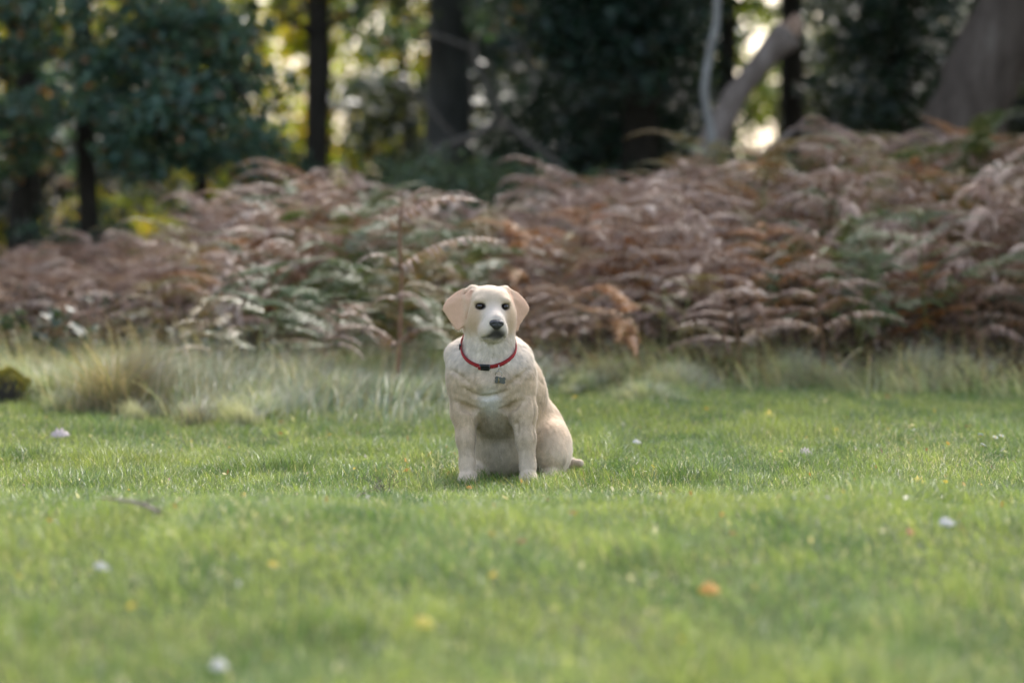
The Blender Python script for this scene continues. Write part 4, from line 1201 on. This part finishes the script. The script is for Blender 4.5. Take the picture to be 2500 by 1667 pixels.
def blob(P, c, r, soft=.35):
    """1 inside an ellipsoid, fading to 0 outside"""
    d = np.linalg.norm((P - np.array(c)) / np.array(r), axis=1)
    return 1 / (1 + np.exp(np.clip((d - 1) / (soft * .35), -50, 50)))
def near(P, a, b, w):
    a = np.array(a); b = np.array(b); ab = b - a
    t = np.clip(((P - a) @ ab) / (ab @ ab), 0, 1)
    return np.exp(-(np.linalg.norm(P - a - t[:, None] * ab, axis=1) / w) ** 2)
def coat(P, H, N):
    """colours of the coat: cream, tan ears and flanks, white breast and muzzle, black lips and eye rims, with shade painted on belly, cheeks and round the eyes"""
    c = np.tile(np.array((.70, .545, .385)), (len(P), 1))
    def mix(c, k, w): return c + (np.array(k) - c) * np.clip(w, 0, 1)[:, None]
    nz = np.array([mnoise.noise(Vector(p) * 11) for p in P])
    c = mix(c, (.63, .435, .255), (.45 * blob(P, (.10, .25, .25), (.16, .17, .14), .6) + .25 * nz.clip(0, 1)))
    c = mix(c, (.88, .81, .72), .85 * blob(P, (-.01, .04, .475), (.19, .15, .075), .5))
    c = mix(c, (.90, .88, .85), .95 * blob(P, (-.005, -.08, .280), (.045, .10, .075), .6))
    c = mix(c, (.47, .42, .345), .85 * blob(P, (.03, .07, .12), (.085, .2, .13), .6))  # grey belly fur, painted darker for the shade between the legs
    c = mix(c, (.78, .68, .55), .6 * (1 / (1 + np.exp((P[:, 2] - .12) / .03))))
    nf = np.array([mnoise.noise(Vector((p[0] * 55, p[1] * 55, p[2] * 26))) for p in P])
    c = c * (1 + .13 * nf + .10 * nz)[:, None]
    # head
    hd = (P[:, 2] > .50)
    face = blob(H, (0, -.112, -.062), (.052, .075, .072), .6) * hd
    c = mix(c, (.80, .73, .66), .9 * face)
    c = mix(c, (.80, .67, .52), .6 * blob(H, (0, -.02, .06), (.075, .08, .045), .6))
    c = mix(c, (.62, .41, .24), .65 * (blob(H, (-.062, -.05, -.045), (.03, .05, .05), .6) + blob(H, (.062, -.05, -.045), (.03, .05, .05), .6)) * hd)  # tan cheeks, deepened with painted shading below the eyes
    for s in (-1, 1):
        ear = 1 / (1 + np.exp(np.clip(-(s * H[:, 0] - .092) / .004, -60, 60)))
        ear = np.maximum(ear, blob(H, (.078 * s, -.01, .02), (.016, .03, .05), .4))
        ear = ear * (H[:, 2] > -.10) * (np.abs(H[:, 1]) < .06) * (P[:, 2] > .54)
        c = mix(c, (.80, .50, .34), .9 * ear)
        c = mix(c, (.50, .24, .14), .7 * near(H, (.068 * s, -.022, .052), ((-.084 if s < 0 else .074), -.036, -.040), .007))
        e = np.array(EYES[0] if s < 0 else EYES[1])
        d = np.linalg.norm((H - e - np.array((0, 0, -.0005))) / np.array((.0195, .03, .0125)), axis=1)
        c = mix(c, (.02, .016, .014), 1 / (1 + np.exp((d - 1.0) / .07)))
        c = mix(c, (.10, .075, .06), .55 * near(H, e + np.array((-.014 * s, -.004, .002)), e + np.array((-.020 * s, -.006, -.008)), .006))
        c = mix(c, (.34, .24, .16), .35 * near(H, e + np.array((-.012, 0, -.016)), e + np.array((.014, 0, -.016)), .007))  # soft shading painted under the eye
        c = mix(c, (.25, .2, .17), .30 * near(H, e + np.array((-.010 * s, 0, .014)), e + np.array((-.014 * s, 0, .024)), .006))  # brow shading painted above the inner corner of the eye
        c = mix(c, (.022, .02, .02), .96 * near(H, (0, -.158, -.095), (.025 * s, -.145, -.105), .0085) * hd)
        c = mix(c, (.022, .02, .02), .92 * near(H, (.025 * s, -.145, -.105), (.045 * s, -.102, -.113), .0052) * hd)
    c = mix(c, (.035, .032, .033), .95 * blob(H, (.004, -.150, -.096), (.031, .034, .021), .5) * hd)
    c = mix(c, (.05, .045, .045), .9 * near(H, (0, -.165, -.072), (0, -.16, -.095), .013) * hd)
    c = mix(c, (.12, .11, .11), .6 * near(H, (0, -.15, -.036), (0, -.135, -.028), .012) * hd)
    return np.clip(c * np.array((.80, .77, .735)), .01, .9)
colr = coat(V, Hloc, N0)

dog_xy = (X(1200, 13.75), 13.75)
dog = tag(empty('dog', (dog_xy[0], dog_xy[1], 0.0)), 'cream Labrador type dog with tan ears sitting on the grass in a red collar', 'dog')

def coat_mat(name, rough, bump):
    m, nt, out = mat_new(name); L = nt.links
    a = nt.nodes.new('ShaderNodeAttribute'); a.attribute_name = 'tint'
    p = nt.nodes.new('ShaderNodeBsdfPrincipled'); p.inputs['Roughness'].default_value = rough
    p.inputs['Specular IOR Level'].default_value = .25
    p.inputs['Sheen Weight'].default_value = .25; p.inputs['Sheen Roughness'].default_value = .4
    L.new(a.outputs['Color'], p.inputs['Base Color'])
    if bump:
        tc = nt.nodes.new('ShaderNodeTexCoord'); mp = nt.nodes.new('ShaderNodeMapping'); mp.inputs['Scale'].default_value = (260, 260, 60)
        nz = nt.nodes.new('ShaderNodeTexNoise'); nz.inputs['Scale'].default_value = 1; nz.inputs['Detail'].default_value = 3
        b = nt.nodes.new('ShaderNodeBump'); b.inputs['Strength'].default_value = .35; b.inputs['Distance'].default_value = .004
        L.new(tc.outputs['Object'], mp.inputs[0]); L.new(mp.outputs[0], nz.inputs['Vector']); L.new(nz.outputs[0], b.inputs['Height']); L.new(b.outputs[0], p.inputs['Normal'])
    L.new(p.outputs[0], out.inputs[0])
    return m
M_coat = coat_mat('dog_coat', .8, True)
M_fur = coat_mat('dog_fur', .65, False)
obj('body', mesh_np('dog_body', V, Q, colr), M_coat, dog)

# short fur: thin tapered hairs lying along the coat
def fur(n):
    a, b, c, d = (V[Q[:, k]] for k in range(4))
    area = np.linalg.norm(np.cross(c - a, d - b), axis=1)
    fi = RNG.choice(len(Q), n, p=area / area.sum())
    u, v = RNG.random((2, n, 1))
    def bil(A): return (1 - u) * (1 - v) * A[Q[fi, 0]] + u * (1 - v) * A[Q[fi, 1]] + u * v * A[Q[fi, 2]] + (1 - u) * v * A[Q[fi, 3]]
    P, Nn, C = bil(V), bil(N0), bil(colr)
    bare = (blob((P - HM.o) @ HM.R, (0, -.150, -.098), (.046, .036, .028), .3) > .5) & (RNG.random(n) < .85)
    P, Nn, C = P[~bare], Nn[~bare], C[~bare]; n = len(P)
    Nn /= np.linalg.norm(Nn, axis=1)[:, None] + 1e-9
    H = (P - HM.o) @ HM.R
    hd = 1 / (1 + np.exp(-(P[:, 2] - .535) / .012))
    # direction in which the coat lies
    back = (P - HM(np.array((0, -.17, -.05)))); back /= np.linalg.norm(back, axis=1)[:, None] + 1e-9
    low = np.tile(np.array((0., .25, -1.)), (n, 1))
    low[:, 0] += .35 * np.sign(P[:, 0]) * (P[:, 2] > .28)
    rump = P[:, 1] > .22
    low[rump] = (.35, .6, -.8)
    swirl = np.array([mnoise.noise_vector(Vector(p) * 14) for p in P])
    D = back * hd[:, None] + low * (1 - hd)[:, None] + .45 * swirl
    D -= (D * Nn).sum(1)[:, None] * Nn
    D /= np.linalg.norm(D, axis=1)[:, None] + 1e-9
    ln = .0032 * hd + (1 - hd) * (.0085 + .006 * blob(P, (0, .03, .47), (.2, .14, .10)) + .005 * rump)
    ln = np.where(P[:, 2] < .14, np.minimum(ln, .010), ln) * RNG.uniform(.6, 1.3, n)
    dark = C.max(1) < .12
    ln = np.where(dark, ln * .35, ln)
    side = np.cross(D, Nn)
    w = RNG.uniform(.0006, .0013, n)[:, None]
    lift = RNG.uniform(.06, .42, n)[:, None] * np.where(hd > .5, .6, 1.)[:, None]
    tip = P + ln[:, None] * (D + lift * Nn) + RNG.normal(0, .0012, (n, 3))
    V3 = np.empty((n, 3, 3)); V3[:, 0] = P - side * w - Nn * .0005; V3[:, 1] = P + side * w - Nn * .0005; V3[:, 2] = tip
    val = (RNG.normal(1.0, .09, n) + np.where(hd > .5, .12, .26) * np.array([mnoise.noise(Vector((p[0] * 95, p[1] * 95, p[2] * 42))) for p in P]))[:, None]
    C3 = np.repeat(np.clip(C * val, .01, .92)[:, None], 3, 1); C3[:, 2] = np.clip(C3[:, 2] * 1.06, 0, .92)
    nn = Nn + .25 * D * 0 + RNG.normal(0, .08, (n, 3)); nn /= np.linalg.norm(nn, axis=1)[:, None]
    me = mesh_np('dog_fur', V3.reshape(-1, 3), np.arange(3 * n).reshape(-1, 3), C3.reshape(-1, 3))
    me.normals_split_custom_set_from_vertices(np.repeat(nn[:, None], 3, 1).reshape(-1, 3).tolist())
    return me
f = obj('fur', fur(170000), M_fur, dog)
tag(f, kind='stuff')

# eyes
def lathe_ball(r, squash=(1, 1, 1), nu=20, nv=12):
    V, F = [], []
    for i in range(nv + 1):
        th = math.pi * i / nv
        for j in range(nu):
            ph = 2 * math.pi * j / nu
            V.append((r * math.sin(th) * math.cos(ph) * squash[0], r * math.sin(th) * math.sin(ph) * squash[1], r * math.cos(th) * squash[2]))
    for i in range(nv):
        for j in range(nu):
            F.append((i * nu + j, (i + 1) * nu + j, (i + 1) * nu + (j + 1) % nu, i * nu + (j + 1) % nu))
    return np.array(V), np.array(F)
M_eye = plain_mat('dog_eye', (.016, .008, .005), .06, .6)
for e in EYES:
    ev, ef = lathe_ball(.0112)
    c = HM((e[0], e[1] + .0045, e[2]))
    obj('eye', mesh_np('dog_eye', ev + c, ef), M_eye, dog)

# nose: rounded pad with two carved nostrils
NS = SDF((-.05, -.05, -.05), (.05, .05, .05), .0014)
NS.ell((0, 0, .004), (.0235, .019, .0135), k=.008)
NS.ell((0, -.004, -.008), (.0165, .013, .013), k=.010)
NS.ell((0, .012, .006), (.017, .02, .010), k=.008)
for s in (-1, 1):
    NS.ell((.0135 * s, -.004, .001), (.0125, .013, .0105), k=.006)
    NS.cone((.0095 * s, -.022, .000), (.021 * s, -.015, -.003), .0056, .0034, k=.003, sub=True)
NS.cone((0, -.022, .004), (0, -.02, -.022), .0014, .0014, k=.003, sub=True)
nv, nq = NS.mesh(); nv = smooth_mesh(nv, nq, 2, .4)
nv = nv @ HM.R.T + HM((0, -.154, -.0565))
M_nose = noise_mat('dog_nose', [(.3, (.022, .020, .022)), (.7, (.045, .040, .042))], 320, .38, .25, spec=.5)
obj('nose', mesh_np('dog_nose', nv, nq), M_nose, dog)

# collar: red webbing with dark edges, black side-release buckle, split ring and tags
CC = np.array((-.012, .035, .448)); 
def neck_pt(ang, dz):
    """march outward in the collar plane until just outside the coat"""
    # collar plane: falls towards the throat
    ex = np.array((1., 0, .02)); ey = np.array((0, -.80, -.60)); ey /= np.linalg.norm(ey)
    nz = np.cross(ex, ey); nz /= np.linalg.norm(nz)
    if nz[2] < 0: nz = -nz
    o = np.array((-.012, .048, .508)) + nz * dz
    d = ex * math.cos(ang) + ey * math.sin(ang)
    r = .03
    while r < .3:
        p = o + d * r
        i = np.round((p - B.lo) / B.h).astype(int)
        if B.F[tuple(i)] > .0: break
        r += .001
    return o, d, r, nz
nA = 96
rad = np.array([neck_pt(2 * math.pi * i / nA, 0)[2] for i in range(nA)])
rad = np.minimum(rad, np.array([0.092 + .05 * max(0, math.sin(2 * math.pi * i / nA)) ** 1.5 for i in range(nA)]))
for _ in range(10): rad = (np.roll(rad, 1) + rad + np.roll(rad, -1)) / 3
def collar_frame(a):
    o, d, r, nz = neck_pt(a, 0)
    f = a / (2 * math.pi) * nA; i0 = int(f) % nA; t = f - int(f)
    r = rad[i0] * (1 - t) + rad[(i0 + 1) % nA] * t + .0045
    return o + d * r, d, nz
CV, CF, CCc = [], [], []
hw, th = .0095, .0025
prof = [(-hw, 0), (-hw * .8, th), (-hw * .3, th * 1.2), (hw * .3, th * 1.2), (hw * .8, th), (hw, 0), (hw * .8, -th), (-hw * .8, -th)]
for i in range(nA):
    p, d, nz = collar_frame(2 * math.pi * i / nA)
    for j, (z, t) in enumerate(prof):
        CV.append(p + nz * z + d * t)
        CCc.append((.09, .012, .014) if j in (0, 5) else ((.30, .022, .026) if j in (1, 4) else (.36, .028, .03)))
for i in range(nA):
    for j in range(8):
        a, b = i * 8, ((i + 1) % nA) * 8
        CF.append((a + j, b + j, b + (j + 1) % 8, a + (j + 1) % 8))
M_web = noise_mat('collar_webbing', [(.3, (.75, .75, .75)), (.7, (1.2, 1.2, 1.2))], 400, .75, .2, tint=True)
collar = obj('collar', mesh_np('dog_collar', np.array(CV), np.array(CF), np.array(CCc)), M_web, dog)
collar['label'] = 'red webbing collar with dark edges'
M_plas = plain_mat('buckle_plastic', (.012, .014, .014), .35, .5)
M_steel = plain_mat('ring_steel', (.55, .54, .52), .25, .5, 1.0)
M_tag = plain_mat('tag_pewter', (.16, .16, .155), .45, .5, .8)
A0 = math.pi / 2 + R(5)
def frame_box(mb, ang, w, h, t, off, c=(1, 1, 1), rx=0.0):
    p, d, nz = collar_frame(ang)
    q, _, _ = collar_frame(ang + .02)
    tx = (p - q); tx /= np.linalg.norm(tx)
    p = p + d * off + tx * rx
    n = []
    # chamfered block
    for sx, sz, st in [(x, z, y) for y in (-1, 1) for (x, z) in ((-1, -.7), (-.85, -1), (.85, -1), (1, -.7), (1, .7), (.85, 1), (-.85, 1), (-1, .7))]:
        sh = .86 if st > 0 else 1
        n.append(p + tx * sx * w / 2 * sh + nz * sz * h / 2 * sh + d * st * t / 2)
    F = [tuple(range(7, -1, -1)), tuple(range(8, 16))] + [(i, (i + 1) % 8, 8 + (i + 1) % 8, 8 + i) for i in range(8)]
    mb.add(n, F, c)
mb = MB(); frame_box(mb, A0, .040, .0235, .009, .004)
frame_box(mb, A0, .030, .006, .003, .0095)
bk = mb.build('buckle', M_plas, collar, smooth=False)
mb = MB(); frame_box(mb, A0, .010, .016, .003, .0085, rx=.019 * -1)
M_red = plain_mat('buckle_red', (.30, .03, .028), .5)
mb.build('buckle_insert', M_red, collar, smooth=False)
mb = MB(); frame_box(mb, math.pi + R(-12), .010, .030, .008, .003)
mb.build('slider', M_plas, collar, smooth=False)
# ring through the webbing and tags hanging on the breast
pt, dd, _ = collar_frame(math.pi / 2 - R(17))
def ringpts(c, ax, az, r, n=18): return [c + ax * r * math.cos(2 * math.pi * i / n) + az * r * math.sin(2 * math.pi * i / n) for i in range(n + 1)]
mb = MB(); c0 = pt + np.array((0, -.006, -.010))
mb.tube(ringpts(c0, np.array((0, 1., 0)), np.array((0, 0, 1.)), .013), .0012, 6, cap=False)
c1 = c0 + np.array((0, -.004, -.022))
mb.tube(ringpts(c1, np.array((1, 0, 0.)), np.array((0, -.15, 1.)), .0115), .0011, 6, cap=False)
mb.build('split_ring', M_steel, collar)
def plate(mb, outline, c, tx, tz, t):
    ty = np.cross(tx, tz); n = len(outline)
    vv = [c + tx * x + tz * z + ty * s * t for s in (-1, 1) for x, z in outline]
    F = [tuple(range(n)), tuple(range(2 * n - 1, n - 1, -1))] + [(i, n + i, n + (i + 1) % n, (i + 1) % n) for i in range(n)]
    mb.add(vv, F)
mb = MB()
bone = []
for sx, sz in ((-1, 1), (-1, -1), (1, -1), (1, 1)):        # bone-shaped tag
    cx, cz = sx * .0125, sz * .0058
    st = {(-1, 1): 60, (-1, -1): 150, (1, -1): 240, (1, 1): 330}[(sx, sz)]
    for k in range(6):
        a = R(st + k * 36)
        bone.append((cx + .0066 * math.cos(a), cz + .0066 * math.sin(a)))
plate(mb, bone, c1 + np.array((.005, -.005, -.021)), np.array((1, 0, -.12)), np.array((.12, -.12, 1.)), .0008)
disc = [(.010 * math.cos(2 * math.pi * k / 16), .010 * math.sin(2 * math.pi * k / 16)) for k in range(16)]
mb.build('name_tag', M_tag, collar, smooth=False)
mb = MB(); plate(mb, disc, c1 + np.array((-.004, -.002, -.022)), np.array((.5, -.85, 0)), np.array((0, -.1, 1.)), .0008)
M_brass = plain_mat('tag_brass', (.55, .42, .22), .35, .5, 1.0)
mb.build('round_tag', M_brass, collar, smooth=False)
